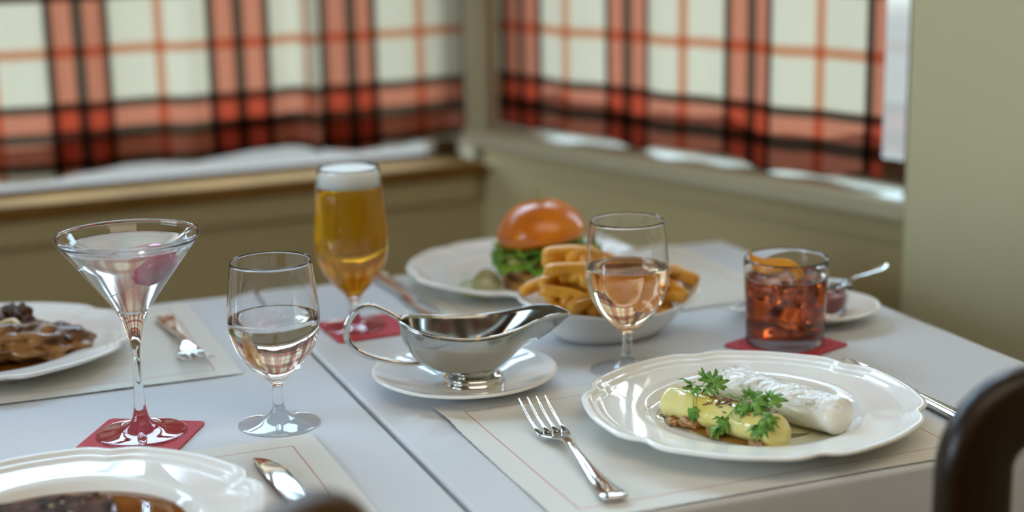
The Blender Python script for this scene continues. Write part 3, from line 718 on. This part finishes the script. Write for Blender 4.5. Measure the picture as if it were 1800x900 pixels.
def roll(name, a, bb, r0, r1, label, matn, seed, sag=.86, amp=.05, capf=.5, cut=0.0, wrink=0.0):
    A, B = Vector(a), Vector(bb); d = B - A; L = d.length; ax = d.normalized(); side = ax.cross(Vector((0, 0, 1))).normalized(); up = side.cross(ax)
    rows = []; n = 72; ns = 80
    for i in range(ns + 1):
        t = i / ns; e0 = min(1, t / (.5 * r0 / L * 1.2)); e1 = min(1, (1 - t) / (.5 * r1 / L * 1.2))
        k = (1 - (1 - e0) ** 2.6) ** .5 * (1 - (1 - e1) ** (2.6 if not cut else 7)) ** .5
        k = max(k, .02); r = (r0 + (r1 - r0) * t) * k; row = []
        for q in range(n):
            an = 2 * PI * q / n; ca, sa = math.cos(an), math.sin(an)
            s = 1 + amp * noise.noise(Vector((t * L * 45, ca * 1.3 + seed, sa * 1.3))) + amp * .35 * noise.noise(Vector((t * L * 160, ca * 3 + seed, sa * 3)))
            if wrink and sa > .2: s += wrink * (sa - .2) * (abs(noise.noise(Vector((t * L * 40 + ca * 2, ca * 5.5, seed)))) - .12 + .5 * noise.noise(Vector((t * L * 150, ca * 9, seed))))
            x = t * L + (cut * sa * r if t > .9 else 0)
            p = A + ax * x + side * (r * s * ca * 1.04) + up * (r * s * sa * sag)
            p.z = max(p.z, TZ + ZP + .0002) ; row.append(p)
        rows.append(row)
    o = obj(name, MB().loft(rows), matn, smooth='all'); return tag(o, label, 'food')
zA, zB = TZ + ZP + .0125, TZ + ZP + .0150
rb = roll('pale_fish_roll', (0.1690, 1.2640, zB), (0.2560, 1.1670, zB), .0185, .0165, 'thick white roll lying at the back of the herb-garnished plate', 'pale', 3.0, sag=.88, amp=.07, wrink=.22)
ra = roll('braised_roll', (0.1235, 1.2295, zA), (0.2020, 1.1440, zA), .0145, .0140, 'thinner yellow-green roll sprinkled with seeds at the front of the plate', 'leek', 8.0, sag=.9, amp=.04, cut=-.35)
def pool(name, pts, z, h, m, label, cat):
    P = catmull([(x, y, 0) for x, y in pts], 6, closed=True); c = sum(P, Vector()) / len(P); rings = []
    for f, hz in ((1.0, 0.0), (.985, h * .6), (.95, h * .95), (.8, h), (.4, h)): rings.append([Vector((c.x + (p.x - c.x) * f, c.y + (p.y - c.y) * f, z + hz)) for p in P])
    mb = MB().loft(rings); return tag(obj(name, mb, m, smooth='all'), label, cat)
M['broth'] = pbr('amber_broth', (0.97, 0.90, 0.62), 0.04, trans=.9, ior=1.36)
M['brownbroth'] = pbr('brown_butter', (0.60, 0.28, 0.03), 0.05, trans=.6, ior=1.36)
pool('broth', [(.112, 1.222), (.122, 1.202), (.140, 1.180), (.162, 1.158), (.188, 1.138), (.206, 1.134), (.220, 1.140), (.240, 1.150), (.262, 1.160), (.266, 1.175), (.235, 1.198), (.200, 1.230), (.165, 1.262), (.140, 1.262), (.120, 1.246)], TZ + ZP - .0001, .0009, 'broth', 'thin clear yellow broth pooled around the two rolls', 'sauce')
pool('brown_butter', [(.1230, 1.2160), (.1265, 1.2030), (.1380, 1.1880), (.1510, 1.1690), (.1650, 1.1580), (.1780, 1.1500), (.1850, 1.1520), (.1800, 1.1660), (.160, 1.1900), (.142, 1.2100)], TZ + ZP + .0004, .0016, 'brownbroth', 'amber brown butter along the front of the yellow-green roll', 'sauce')

M['nut'] = ramp_mat('browned_nut', [(0.32, (0.15, 0.05, 0.012)), (0.5, (0.42, 0.19, 0.055)), (0.68, (0.68, 0.42, 0.20))], 330, 0.35, coat=.3, bump=.8, bdist=.0015)
def nut(x, y, R, r, rz, tilt, label, arc=1.0, seed=1):
    mb = MB(); n = 34; rings = []
    for k in range(n + 1):
        a = 2 * PI * arc * k / n; c = Vector((R * math.cos(a), R * math.sin(a), 0)); rr = r * (.92 + .40 * noise.noise(Vector((math.cos(a) * 1.7 + seed, math.sin(a) * 1.7, seed))) + .22 * noise.noise(Vector((math.cos(a) * 6 + seed, math.sin(a) * 6, seed))))
        if arc < 1 and k in (0, n): rr *= .5
        rings.append([c + Vector((math.cos(a), math.sin(a), 0)) * rr * math.cos(2 * PI * q / 10) + Vector((0, 0, rr * 1.15 * math.sin(2 * PI * q / 10))) for q in range(10)])
    mb.loft(rings, cap=arc < 1) if arc < 1 else mb.grid(rings[:-1], closed_u=True, closed_v=True)
    mb.blob((0, 0, -r * .55), (R * .8, R * .8, r * .45), None, seed, .5, 3.5, 16, 8)
    o = obj('nut_piece', mb, 'nut', loc=(x, y, TZ + ZP + r * .95), smooth='all'); o.rotation_euler = (tilt, tilt * .4, rz)
    return tag(o, label, 'nut', 'browned nut pieces on the herb plate')
nut(.1275, 1.2030, .0040, .0032, .4, .2, 'small browned nut piece at the left end of the yellow-green roll', .8, 1)
nut(.1390, 1.1950, .0066, .0040, 2.0, .35, 'larger curled browned nut piece below the hanging herb leaf', .75, 2)
nut(.1560, 1.1755, .0048, .0034, 1.0, .2, 'browned nut piece half under the long herb stem', .7, 3)
nut(.1855, 1.1490, .0056, .0036, 3.6, .12, 'ring-shaped browned nut piece alone in front on the plate', 1.0, 5)

# chervil
M['chervil'] = ramp_mat('chervil_green', [(0.3, (0.06, 0.20, 0.018)), (0.7, (0.22, 0.44, 0.06))], 160, 0.45, bump=.2, bdist=.0006)
M['chervilstem'] = pbr('chervil_stem', (0.16, 0.36, 0.08), 0.45)
def leaflet_mb(L, seed):
    rnd = random.Random(seed); pts = [Vector((0, 0, 0))]; n = 49; out_ = []
    lob = 5
    for i in range(n):
        a = -1.0 + 2.0 * i / (n - 1); th = a * math.radians(112)
        fing = abs(math.cos(a * PI * lob / 2)); env = 1 - .42 * a * a
        teeth = 1 + .10 * math.cos(a * PI * lob * 1.5)
        r = L * env * (.42 + .58 * fing ** .8) * teeth * (1 + .12 * (rnd.random() - .5))
        out_.append(Vector((r * math.cos(th), r * math.sin(th) * .82, 0)))
    v = [Vector((L * .12, 0, 0))]; mid = [Vector((L * .12, 0, 0)) + (p - Vector((L * .12, 0, 0))) * .55 for p in out_]
    v += mid + out_
    for p in v: p.z = -1.1 / L * .22 * (p.x * p.x + p.y * p.y) + .10 * L * math.sin(p.y / L * 9 + seed) * .5 + .06 * L * math.cos(p.x / L * 8 + seed)
    f = []
    for i in range(n - 1): f.append((0, 1 + i, 2 + i)); f.append((1 + i, 1 + n + i, 2 + n + i, 2 + i))
    return MB().add(v, f)
def sprig(label, base, stems, leaves):
    r = thing('chervil_sprig', label, 'herb', (base[0], base[1], base[2]))
    st = MB()
    for path, rr in stems: st.tube(catmull(path, 5), rr, 8)
    obj('stem', st, 'chervilstem', r, smooth='all')
    for i, (p, yaw, pitch, rl, L) in enumerate(leaves):
        o = obj('leaflet', leaflet_mb(L, i * 3 + int(L * 1e4)), 'chervil', r, smooth='all'); o.location = p
        o.rotation_euler = (math.radians(rl), math.radians(-pitch), math.radians(yaw))
        so = o.modifiers.new('thickness', 'SOLIDIFY'); so.thickness = .0003
    return r
Ar, Br = Vector((0.1235, 1.2295, zA)), Vector((0.2020, 1.1440, zA)); dr = Br - Ar; Lr = dr.length; axr = dr.normalized(); sdr = axr.cross(Vector((0, 0, 1))).normalized(); upr = sdr.cross(axr)
def on_roll(t, an, lift=0.0):
    an = math.radians(an); r = .0150 * (1 - max(0, .05 - t) * 3) + lift
    return Ar + axr * (t * Lr) + sdr * (r * math.cos(an) * 1.04) + upr * (r * .90 * math.sin(an))
def sprig_on_roll(label, base, stems, leaves):
    b0 = on_roll(*base)
    return sprig(label, b0, [([on_roll(*q) - b0 for q in st], rr) for st, rr in stems], [(on_roll(*q) - b0, yaw, pit, rl, L) for q, yaw, pit, rl, L in leaves])
sprig_on_roll('small chervil sprig at the left end of the yellow-green roll with one leaf hanging down', (.27, 76, .0005),
    [([(.36, 16, .0012), (.34, 40, .0016), (.29, 70, .002), (.27, 88, .006)], .00042), ([(.27, 88, .006), (.33, 100, .006), (.37, 110, .0095)], .0004), ([(.27, 88, .006), (.22, 92, .0065), (.18, 98, .007)], .00035), ([(.30, 94, .006), (.31, 108, .0125)], .00035)],
    [((.21, 92, .0065), 150, 25, 35, .0095), ((.24, 88, .0060), 205, 0, 50, .0085), ((.30, 104, .0105), 95, 55, 30, .0105), ((.36, 108, .0090), 60, 50, 40, .0135), ((.37, 106, .0085), 5, 20, 50, .0125), ((.33, 98, .0055), 300, -20, 50, .0095), ((.35, 104, .0070), 125, 55, 20, .0100), ((.28, 84, .0050), 265, -20, 30, .0080),
     ((.36, 20, .0014), 235, -62, 10, .0090), ((.36, 22, .0018), 325, -35, 25, .0085), ((.37, 19, .0012), 285, -75, 0, .0095)])
sprig_on_roll('large chervil sprig lying across the right half of the yellow-green roll', (.70, 70, .0005),
    [([(.58, -8, .0025), (.63, 15, .0020), (.67, 50, .002), (.69, 78, .006), (.76, 92, .0075), (.86, 96, .0065)], .00048), ([(.66, 45, .002), (.71, 26, .0022), (.76, 22, .002)], .00036), ([(.70, 80, .006), (.78, 100, 0.0106), (.88, 106, 0.0106)], .0004)],
    [((.67, 84, .0060), 160, 30, 25, 0.0106), ((.72, 92, .0080), 80, 45, 20, 0.0106), ((.76, 86, .0055), 320, 10, 35, 0.0136), ((.77, 92, .0070), 15, 25, 25, 0.0132), ((.70, 74, .0040), 250, -25, 30, 0.0119), ((.87, 102, 0.0101), 345, 5, 40, 0.0123), ((.85, 104, 0.0101), 70, 30, 40, 0.0092), ((.74, 72, .0030), 290, -45, 20, 0.0128), ((.75, 100, 0.0092), 120, 30, 30, 0.0092), ((.82, 80, .0040), 350, -25, 30, 0.0128),
     ((.60, 2, .0026), 205, -35, 30, 0.0123), ((.63, 22, .0022), 155, 0, 40, 0.0088), ((.64, 18, .0020), 300, -60, 20, 0.0110), ((.58, -6, .0026), 260, -40, 20, 0.0110)])
sprig_on_roll('feathery chervil tuft hanging at the right end of the yellow-green roll', (.90, 50, .0005),
    [([(.90, 14, .002), (.90, 22, .002), (.91, 45, .0025), (.95, 56, .0040)], .0004)],
    [((.90, 18, .0018), 262, -66, 20, 0.0094), ((.89, 28, .0020), 200, -15, 30, .0095), ((.93, 40, .0024), 335, -25, 30, 0.0105), ((.95, 54, .0035), 15, 0, 30, 0.0109), ((.93, 36, .0022), 300, -45, 25, 0.0105), ((.95, 50, .0035), 350, -20, 20, 0.0113)])

# seeds
M['seed'] = ramp_mat('toasted_seed', [(0.3, (0.08, 0.032, 0.010)), (0.55, (0.24, 0.105, 0.025)), (0.8, (0.44, 0.24, 0.08))], 90, 0.4)
SEEDS = [MB().blob((0, 0, 0), (.0020, .00062, .0006), None, s, .12, 1.2, 10, 8).mesh('caraway_seed', 'all') for s in (1, 2, 3)]
rnd = random.Random(11); seedpts = []
for _ in range(40): seedpts.append(on_roll(rnd.gauss(.50, .055), rnd.gauss(84, 24)))
for _ in range(9): seedpts.append(on_roll(rnd.gauss(.135, .025), rnd.gauss(112, 15)))
for _ in range(8): seedpts.append(on_roll(rnd.uniform(.80, .93), rnd.gauss(108, 22)))
for _ in range(5): seedpts.append(on_roll(rnd.uniform(.3, .8), rnd.gauss(50, 18)))
for x, y in ((.1235, 1.2125), (.1200, 1.2180), (.1180, 1.2240), (.2120, 1.1420), (.2065, 1.1330), (.2190, 1.1490), (.1560, 1.1640)): seedpts.append(Vector((x, y, TZ + ZP + .0014)))
for i, p in enumerate(seedpts):
    o = bpy.data.objects.new('caraway_seed', SEEDS[i % 3]); COL.objects.link(o); o.location = p
    if i < 3: SEEDS[i].materials.append(M['seed'])
    o.rotation_euler = (rnd.uniform(-.5, .5), rnd.uniform(-.6, .6), rnd.uniform(0, PI))
    tag(o, 'tiny toasted brown seed scattered over the yellow-green roll and its plate', 'seed', 'toasted seeds on the herb plate')

# ------------------------------------------------------------------ burger
bx, by = 0.0330, 1.6480
bg_ = thing('burger', 'tall burger with a shiny golden brown bun on the back plate', 'burger', (bx, by, TZ + ZP), 0.0)
M['bun'] = ramp_mat('glazed_bun', [(0.3, (0.56, 0.13, 0.004)), (0.55, (0.76, 0.21, 0.005)), (0.8, (0.84, 0.29, 0.015))], 18, 0.26, coat=.35, bump=.05)
M['bunlow'] = ramp_mat('toasted_bun_base', [(0.3, (0.40, 0.16, 0.03)), (0.7, (0.60, 0.30, 0.08))], 40, 0.5)
M['patty'] = ramp_mat('seared_patty', [(0.3, (0.035, 0.014, 0.006)), (0.7, (0.13, 0.055, 0.02))], 120, 0.4, bump=.8, bdist=.002)
M['lettuce'] = ramp_mat('lettuce', [(0.3, (0.06, 0.20, 0.015)), (0.7, (0.26, 0.46, 0.05))], 45, 0.35, bump=.3)
M['onionring'] = pbr('soft_onion', (0.62, 0.58, 0.22), 0.3, sss=.2)
M['brownonion'] = pbr('browned_onion', (0.36, 0.17, 0.045), 0.25, coat=.3)
def bun_fn(r, z, a): 
    s = 1 + .03 * noise.noise(Vector((math.cos(a) * 1.2, math.sin(a) * 1.2, z * 20)))
    return r * s, z
obj('bottom_bun', MB().lathe([(0, 0), (.038, 0), (.0435, .003), (.045, .009), (.043, .0145), (.038, .016), (0, .016)], 48, fn=bun_fn), 'bunlow', bg_, smooth='all', label='toasted bottom half of the bun')
obj('patty', MB().blob((0, 0, .0240), (.046, .046, .0105), None, 4, .16, 4.0, 40, 14), 'patty', bg_, smooth='all', label='dark seared meat patty')
for i, (a, rr, z) in enumerate(((225, .034, .0355), (260, .030, .0375), (200, .030, .0390))):
    c = Vector((rr * math.cos(math.radians(a)), rr * math.sin(math.radians(a)), z)); ring = [c + Vector((.013 * math.cos(t), .013 * math.sin(t), .002 * math.sin(2 * t + i))) for t in [2 * PI * k / 24 for k in range(25)]]
    obj('onion_ring', MB().tube(ring, (.0026, .0040), 8), 'onionring' if i != 1 else 'brownonion', bg_, smooth='all')
for i, (a, rr, z) in enumerate(((215, .043, .029), (235, .044, .0275), (250, .045, .0215))):
    obj('browned_onion', MB().blob((rr * math.cos(math.radians(a)), rr * math.sin(math.radians(a)), z), (.011, .008, .0062), Matrix.Rotation(math.radians(a + 90), 3, 'Z'), i, .3, 2.2, 16, 10), 'brownonion', bg_, smooth='all')
def frill(seed, r0, r1, z0, dz, amp):
    rows = []
    for j in range(9):
        t = j / 8; row = []
        for k in range(121):
            a = 2 * PI * k / 120; f = amp * t * t * (math.sin(9 * a + seed) + .6 * math.sin(17 * a + seed * 2)); rr = r0 + (r1 - r0) * t + .004 * t * math.sin(5 * a + seed)
            row.append((rr * math.cos(a), rr * math.sin(a), z0 + dz * t * t + f))
        rows.append(row)
    return MB().grid(rows)
for i, ag in enumerate(((1.0, .012, .057, .0460, -.016, .004), (2.6, .010, .054, .0500, -.008, .0045), (4.1, .010, .050, .0530, -.004, .003))):
    o = obj('lettuce_leaf', frill(*ag), 'lettuce', bg_, smooth='all'); so = o.modifiers.new('thickness', 'SOLIDIFY'); so.thickness = .0008
top = MB().lathe([(0, .0405), (.006, .0425), (.012, .0435), (.022, .0415), (.033, .0350), (.0425, .0250), (.0475, .0140), (.0478, .0060), (.0450, .0010), (.040, -.0005), (.02, .001), (0, .001)], 64, fn=bun_fn)
o = obj('top_bun', top, 'bun', bg_, smooth='all', label='glossy domed top bun with a dimple in the middle'); o.location = (.000, 0, .0520); o.rotation_euler = (math.radians(-3), math.radians(-8), 0)
pick = MB().tube([(-.003, 0, .085), (-.005, 0, .1075)], [.0011, .0009], 8); obj('wooden_pick', pick, 'chervilstem', bg_, label='tip of a greenish pick pushed into the bun')
M['pickleflesh'] = ramp_mat('pickle_flesh', [(0.3, (0.40, 0.40, 0.22)), (0.7, (0.55, 0.54, 0.36))], 60, 0.2, coat=.3, sss=.2)
M['pickleskin'] = pbr('pickle_skin', (0.34, 0.36, 0.02), 0.25, coat=.4)
def pickle(x, y, z, tilt, rz, R, label):
    r = thing('pickle_slice', label, 'pickle', (x, y, TZ + z)); r.rotation_euler = (math.radians(tilt), 0, math.radians(rz))
    fn = lambda r_, z_, a: (r_ * (1 + .05 * math.cos(4 * a)), z_)
    obj('flesh', MB().lathe([(0, .0052), (R * .86, .0052), (R * .90, .0030), (R * .90, -.003), (R * .86, -.0052), (0, -.0052)], 40, fn=fn), 'pickleflesh', r, smooth='all')
    obj('rind', MB().lathe([(R * .87, .0053), (R * .95, .0050), (R, .0030), (R, -.0030), (R * .95, -.0050), (R * .87, -.0053), (R * .87, .0053)], 40, fn=fn), 'pickleskin', r, smooth='all', label='yellow-green skin')
pickle(-.0275, 1.6180, ZP + .0135, 62, 8, .0150, 'thick pale pickle slice leaning against the front left of the burger')
pickle(-.0420, 1.6300, ZP + .0056, 3, 30, .0145, 'pale pickle slice lying flat at the far left of the burger')

# ------------------------------------------------------------------ dish of fries
DC = Vector((0.0935, 1.4940, 0)); DA = math.radians(26)
def oval(p, n=72):
    mb = MB(); rings = []
    for a, b_, z, kz in p:
        rings.append([Vector((a * math.cos(t), b_ * math.sin(t), z + kz * math.cos(t) ** 2)) for t in [2 * PI * k / n for k in range(n)]])
    mb.loft(rings); return mb
dish = oval([(.052, .034, .0016, 0), (.060, .040, 0, 0), (.064, .043, .0010, 0), (.082, .055, .0120, .002), (.098, .068, .0270, .006), (.1080, .0755, .0310, .009), (.1100, .0770, .0322, .010), (.1098, .0768, .0336, .010), (.1075, .0750, .0338, .010), (.0965, .0665, .0300, .006), (.080, .0530, .0150, .002), (.062, .041, .0060, 0), (.05, .033, .0050, 0)])
o = tag(obj('oval_dish', dish, 'porcelain', loc=(DC.x, DC.y, TZ + .0012), rotz=DA, smooth='all'), 'deep oval white dish heaped with fries behind the wine glass', 'dish')
o.scale = (.85, .92, 1.0)
M['fry'] = ramp_mat('golden_fry', [(0.25, (0.58, 0.19, 0.010)), (0.5, (0.82, 0.40, 0.035)), (0.8, (0.90, 0.58, 0.14))], 26, 0.38, coat=.1, bump=.25, bdist=.001)
def fry_mesh(L, wd, bend, seed):
    path = [Vector((-L / 2 + L * i / 8, 0, bend * math.sin(PI * i / 8))) for i in range(9)]; rings = []
    rn = random.Random(seed)
    for i, p in enumerate(path):
        k = (.80 if i in (0, 8) else 1) * (1 + .08 * (rn.random() - .5)); ring = []
        for cx, cy, a0 in ((1, 1, 0), (-1, 1, 90), (-1, -1, 180), (1, -1, 270)):
            for q in range(3):
                a = math.radians(a0 + 45 * q); ring.append(p + Vector((0, k * (cx * wd * .32 + wd * .18 * math.cos(a)), k * (cy * wd * .32 + wd * .18 * math.sin(a)))))
        rings.append(ring)
    me = MB().loft(rings).mesh('french_fry', 'all'); me.materials.append(M['fry']); return me
FR = [fry_mesh(.052, .0108, .003, 1), fry_mesh(.062, .0112, .005, 2), fry_mesh(.044, .0118, .002, 3), fry_mesh(.070, .0104, .004, 4), fry_mesh(.038, .0122, .001, 5)]
rnd = random.Random(4); spots = []
RD_ = Matrix.Rotation(DA, 3, 'Z')
for lay_i, (cnt, f, z) in enumerate(((9, .30, .0150), (14, .60, .0250), (16, .90, .0365), (14, .85, .0460), (10, .55, .0560), (6, .38, .0650), (4, .22, .0725))):
    for k in range(cnt):
        a = 2 * PI * (k + .35 * lay_i) / cnt + rnd.uniform(-.2, .2); rr = f * math.sqrt(rnd.uniform(.10, 1.0))
        lx = .068 * rr * math.cos(a) - (.030 * max(0, lay_i - 2) / 4); ly = .045 * rr * math.sin(a)
        spots.append((lx, ly, z + rnd.uniform(-.002, .003), rnd.uniform(0, 360), rnd.uniform(-16, 16), rnd.randrange(5)))
spots += [(-.046, -.018, .0700, 15, 10, 1), (-.034, .010, .0760, 35, 6, 3), (-.042, .004, .0840, 20, 4, 0), (-.056, -.026, .0480, -12, 14, 1), (-.016, -.046, .0400, 30, -20, 3), (-.042, -.038, .0400, 50, 8, 1),
          (.058, .010, .0470, 100, 30, 0), (.066, .004, .0420, 20, 12, 2), (.060, -.020, .0380, 60, 18, 1), (.072, -.012, .0440, 5, 15, 4), (.048, -.026, .0440, 80, 30, 0)]
FL = (.052, .062, .044, .070, .038)
for i, (lx, ly, z, yaw, pitch, k) in enumerate(spots):
    for sg in (-1, -.5, .5, 1):                     # keep every end above the dish wall
        ex, ey = lx + sg * FL[k] / 2 * math.cos(math.radians(yaw) - DA), ly + sg * FL[k] / 2 * math.sin(math.radians(yaw) - DA)
        q = (ex / .085) ** 2 + (ey / .063) ** 2; need = .0125 + .026 * sm(.30, 1.0, q) + (.008 if q > 1 else 0) + sg * FL[k] / 2 * math.sin(math.radians(pitch))
        z = max(z, need)
    o = bpy.data.objects.new('french_fry', FR[k]); COL.objects.link(o); p = RD_ @ Vector((lx, ly, 0))
    o.location = (DC.x + p.x, DC.y + p.y, TZ + z); o.rotation_euler = (rnd.uniform(-.4, .4), math.radians(pitch), math.radians(yaw))
    tag(o, 'golden french fry in the heap on the oval dish', 'french fry', 'french fries heaped in the oval dish')

# ------------------------------------------------------------------ steak plate
zw = TZ + ZP
M['jus'] = pbr('brown_jus', (0.34, 0.115, 0.008), 0.05, trans=.6, ior=1.36)
pool('brown_sauce', [(P_LEFT[0] + .0815 * math.cos(a) * (1 + .03 * math.sin(3 * a)), P_LEFT[1] + .0815 * math.sin(a) * (1 + .03 * math.sin(3 * a))) for a in [2 * PI * k / 20 for k in range(20)]], zw - .0002, .0030, 'jus', 'glossy brown sauce filling the steak plate', 'sauce')
M['steak'] = ramp_mat('seared_steak', [(0.30, (0.020, 0.008, 0.004)), (0.5, (0.075, 0.028, 0.014)), (0.66, (0.14, 0.055, 0.026)), (0.80, (0.30, 0.18, 0.08))], 95, 0.6, spec=.18, bump=1.0, bdist=.003)
M['rare'] = ramp_mat('pink_steak_side', [(0.3, (0.16, 0.035, 0.018)), (0.7, (0.30, 0.085, 0.045))], 70, 0.3, coat=.4, bump=.4)
def steak(cx, cy, lx, ly, h, rz, label, seed):
    rows = []; n = 120
    ring0 = []
    for k in range(n):
        a = 2 * PI * k / n; ca, sa = math.cos(a), math.sin(a)
        ring0.append(Vector((lx * math.copysign(abs(ca) ** .38, ca), ly * math.copysign(abs(sa) ** .38, sa), 0)))
    prof = [(.93, 0), (1.0, .003), (1.02, h * .3), (1.03, h * .55), (1.01, h * .8), (.98, h * .95), (.94, h * 1.02)] + [(.90 - .06 * q, h * 1.05) for q in range(15)]
    for f, z in prof: rows.append([Vector((p.x * f, p.y * f, z)) + Vector((1, 1, 1)) * (.0030 * noise.noise(Vector((p.x * f * 60 + seed, p.y * f * 60, z * 70)))) + Vector((0, 0, 1)) * (.0022 * noise.noise(Vector((p.x * f * 230, p.y * f * 230, z * 230 + seed)))) for p in ring0])
    o = obj('steak', MB().loft(rows), 'steak', loc=(cx, cy, zw + .0006), rotz=rz, smooth='all'); tag(o, label, 'steak')
    return o
sk = steak(-.3310, 0.9990, .0600, .0260, .0150, math.radians(21), 'dark seared steak lying in brown sauce on the lower left plate', 2.0)
fl = MB().blob((.0590, .002, .0082), (.0022, .0225, .0074), None, 6, .1, 3, 20, 14, power=.6); obj('cut_face', fl, 'rare', sk, smooth='all', label='pinkish cut end of the steak')
M['pepper'] = pbr('pale_peppercorn', (0.52, 0.42, 0.20), 0.5)
rnd = random.Random(21)
PG = MB().blob((0, 0, 0), (.0016, .0013, .0011), None, 2, .3, 2, 8, 6).mesh('pepper_grain', 'all'); PG.materials.append(M['pepper'])
RS = Matrix.Rotation(math.radians(21), 3, 'Z')
for i in range(22):
    p = RS @ Vector((rnd.uniform(-.054, .054), rnd.uniform(-.021, .021), .0172))
    o = bpy.data.objects.new('pepper_grain', PG); COL.objects.link(o); o.location = (-.3310 + p.x, 0.9990 + p.y, zw + p.z); s = rnd.uniform(.6, 1.3); o.scale = (s, s, s); o.rotation_euler = (0, 0, rnd.uniform(0, 3))
    tag(o, 'tiny pale cracked pepper grain on top of the dark steak', 'pepper', 'cracked pepper on the steak')

# ------------------------------------------------------------------ browned meat on the far left plate
M['roast'] = ramp_mat('braised_meat', [(0.28, (0.040, 0.016, 0.006)), (0.45, (0.16, 0.060, 0.014)), (0.62, (0.36, 0.17, 0.045)), (0.80, (0.55, 0.33, 0.13))], 34, 0.36, coat=.3, bump=.6, bdist=.004, distort=.8)
M['crust'] = ramp_mat('dark_crust', [(0.3, (0.022, 0.009, 0.004)), (0.7, (0.12, 0.045, 0.015))], 60, 0.4, coat=.2, bump=.6, bdist=.003)
M['paleonion'] = pbr('glazed_onion', (0.74, 0.60, 0.38), 0.25, coat=.3, sss=.2)
pool('dark_gravy', [(P_FAR[0] + .078 * math.cos(a), P_FAR[1] + .078 * math.sin(a)) for a in [2 * PI * k / 16 for k in range(16)]], zw - .0002, .0024, 'jus', 'dark gravy under the browned meat on the far left plate', 'sauce')
mt = thing('browned_meat', 'craggy browned meat piled on the plate cut off at the left edge', 'meat', (P_FAR[0], P_FAR[1], zw))
mt.scale = (1.22, 1.1, 1.0)
for nm, c, rd, mm, sd_, am in (('meat_piece', (-.015, -.010, .0170), (.068, .048, .0185), 'roast', 1, .45), ('meat_piece', (.034, -.012, .0150), (.040, .030, .0165), 'roast', 2, .5), ('meat_piece', (-.020, .014, .0260), (.040, .026, .0160), 'roast', 5, .5),
                               ('dark_crust', (.018, .018, .0300), (.014, .010, .0130), 'crust', 3, .5), ('dark_crust', (.056, .004, .0130), (.020, .022, .0135), 'crust', 4, .4), ('dark_crust', (-.004, .000, .0310), (.022, .014, .0080), 'crust', 8, .5)):
    obj(nm, MB().blob(c, rd, None, sd_, am, 2.6, 40, 26), mm, mt, smooth='all')
for pth in (([(.014, -.010, .0330), (.024, -.006, .0350), (.028, -.014, .0290), (.022, -.024, .0240)],), ([(-.030, -.020, .0330), (-.018, -.024, .0345), (-.004, -.022, .0320)],), ([(-.045, -.034, .0220), (-.030, -.040, .0200), (-.012, -.040, .0190)],)):
    pp = catmull(pth[0], 6); obj('onion_strip', MB().tube(pp, [(.0034, .0018)] * len(pp), 10), 'paleonion', mt, smooth='all')

# ------------------------------------------------------------------ chairs
def chair(name, label, wood, post_pt, rot, z_top=0.88):
    """origin on the floor under the left post of the back; +x along the back towards the other post, +y towards the table"""
    r = thing(name, label, 'chair', (post_pt[0], post_pt[1], 0), rot)
    W, PW, D = 0.400, 0.052, 0.026
    rc = .036; path = [(0, 0, .0)] + [(0, 0, z_) for z_ in (.2, .4, .55, .70, z_top - PW / 2 - rc)]
    path += [(rc - rc * math.cos(a), 0, z_top - PW / 2 - rc + rc * math.sin(a)) for a in [PI / 2 * k / 8 for k in range(1, 9)]]
    path += [(W * t, 0, z_top - PW / 2 + .012 * math.sin(PI * t) * 0) for t in (.3, .5, .7)]
    path += [(W - rc + rc * math.sin(a), 0, z_top - PW / 2 - rc + rc * math.cos(a)) for a in [PI / 2 * k / 8 for k in range(0, 9)]]
    path += [(W, 0, z_) for z_ in (.70, .55, .4, .2, 0)]
    obj('back_frame', MB().rrect(path, PW, D, (0, 1, 0), 4, .42), wood, r, smooth='all')
    obj('back_rail', MB().rrect([(.02, 0, .58), (W / 2, -.008, .58), (W - .02, 0, .58)], .045, .016, (0, 1, 0), 3, .3), wood, r, smooth='all')
    for x in (.12, .2, .28): obj('back_slat', MB().rrect([(x, -.002, .46), (x, -.006, .58)], .03, .010, (0, 1, 0), 3, .3), wood, r, smooth='all')
    st = [[Vector((W / 2 + (sx * (W / 2 + .015 - .012 * (z > .44))), .17 + sy * .19, z)) for sx, sy in ((-.95, -1), (-1, -.6), (-1.06, .8), (-.9, 1), (.9, 1), (1.06, .8), (1, -.6), (.95, -1))] for z in (.42, .425, .445, .45)]
    bevel(obj('seat', MB().loft(st), wood, r), .006)
    for x in (-.005, W + .005): obj('leg', MB().tube([(x, .33, .42), (x + .012 * (1 if x > .1 else -1), .345, 0)], [.019, .014], 14), wood, r, smooth='all')
    for y_, z_ in ((.345, .22), (0, .2)): obj('stretcher', MB().tube([(0, y_ - .006, z_), (W, y_ - .006, z_)], .009, 10), wood, r, smooth='all')
    return r
chair('dining_chair', 'dark wooden chair with a rounded frame back at the right of the picture', 'darkwood', (0.2850, 0.9350), ANG, 0.880)
cl = chair('dining_chair', 'brown wooden chair whose rounded back corner shows at the bottom edge', 'brownwood', (-0.2900, 0.4320), math.radians(60), 0.884)
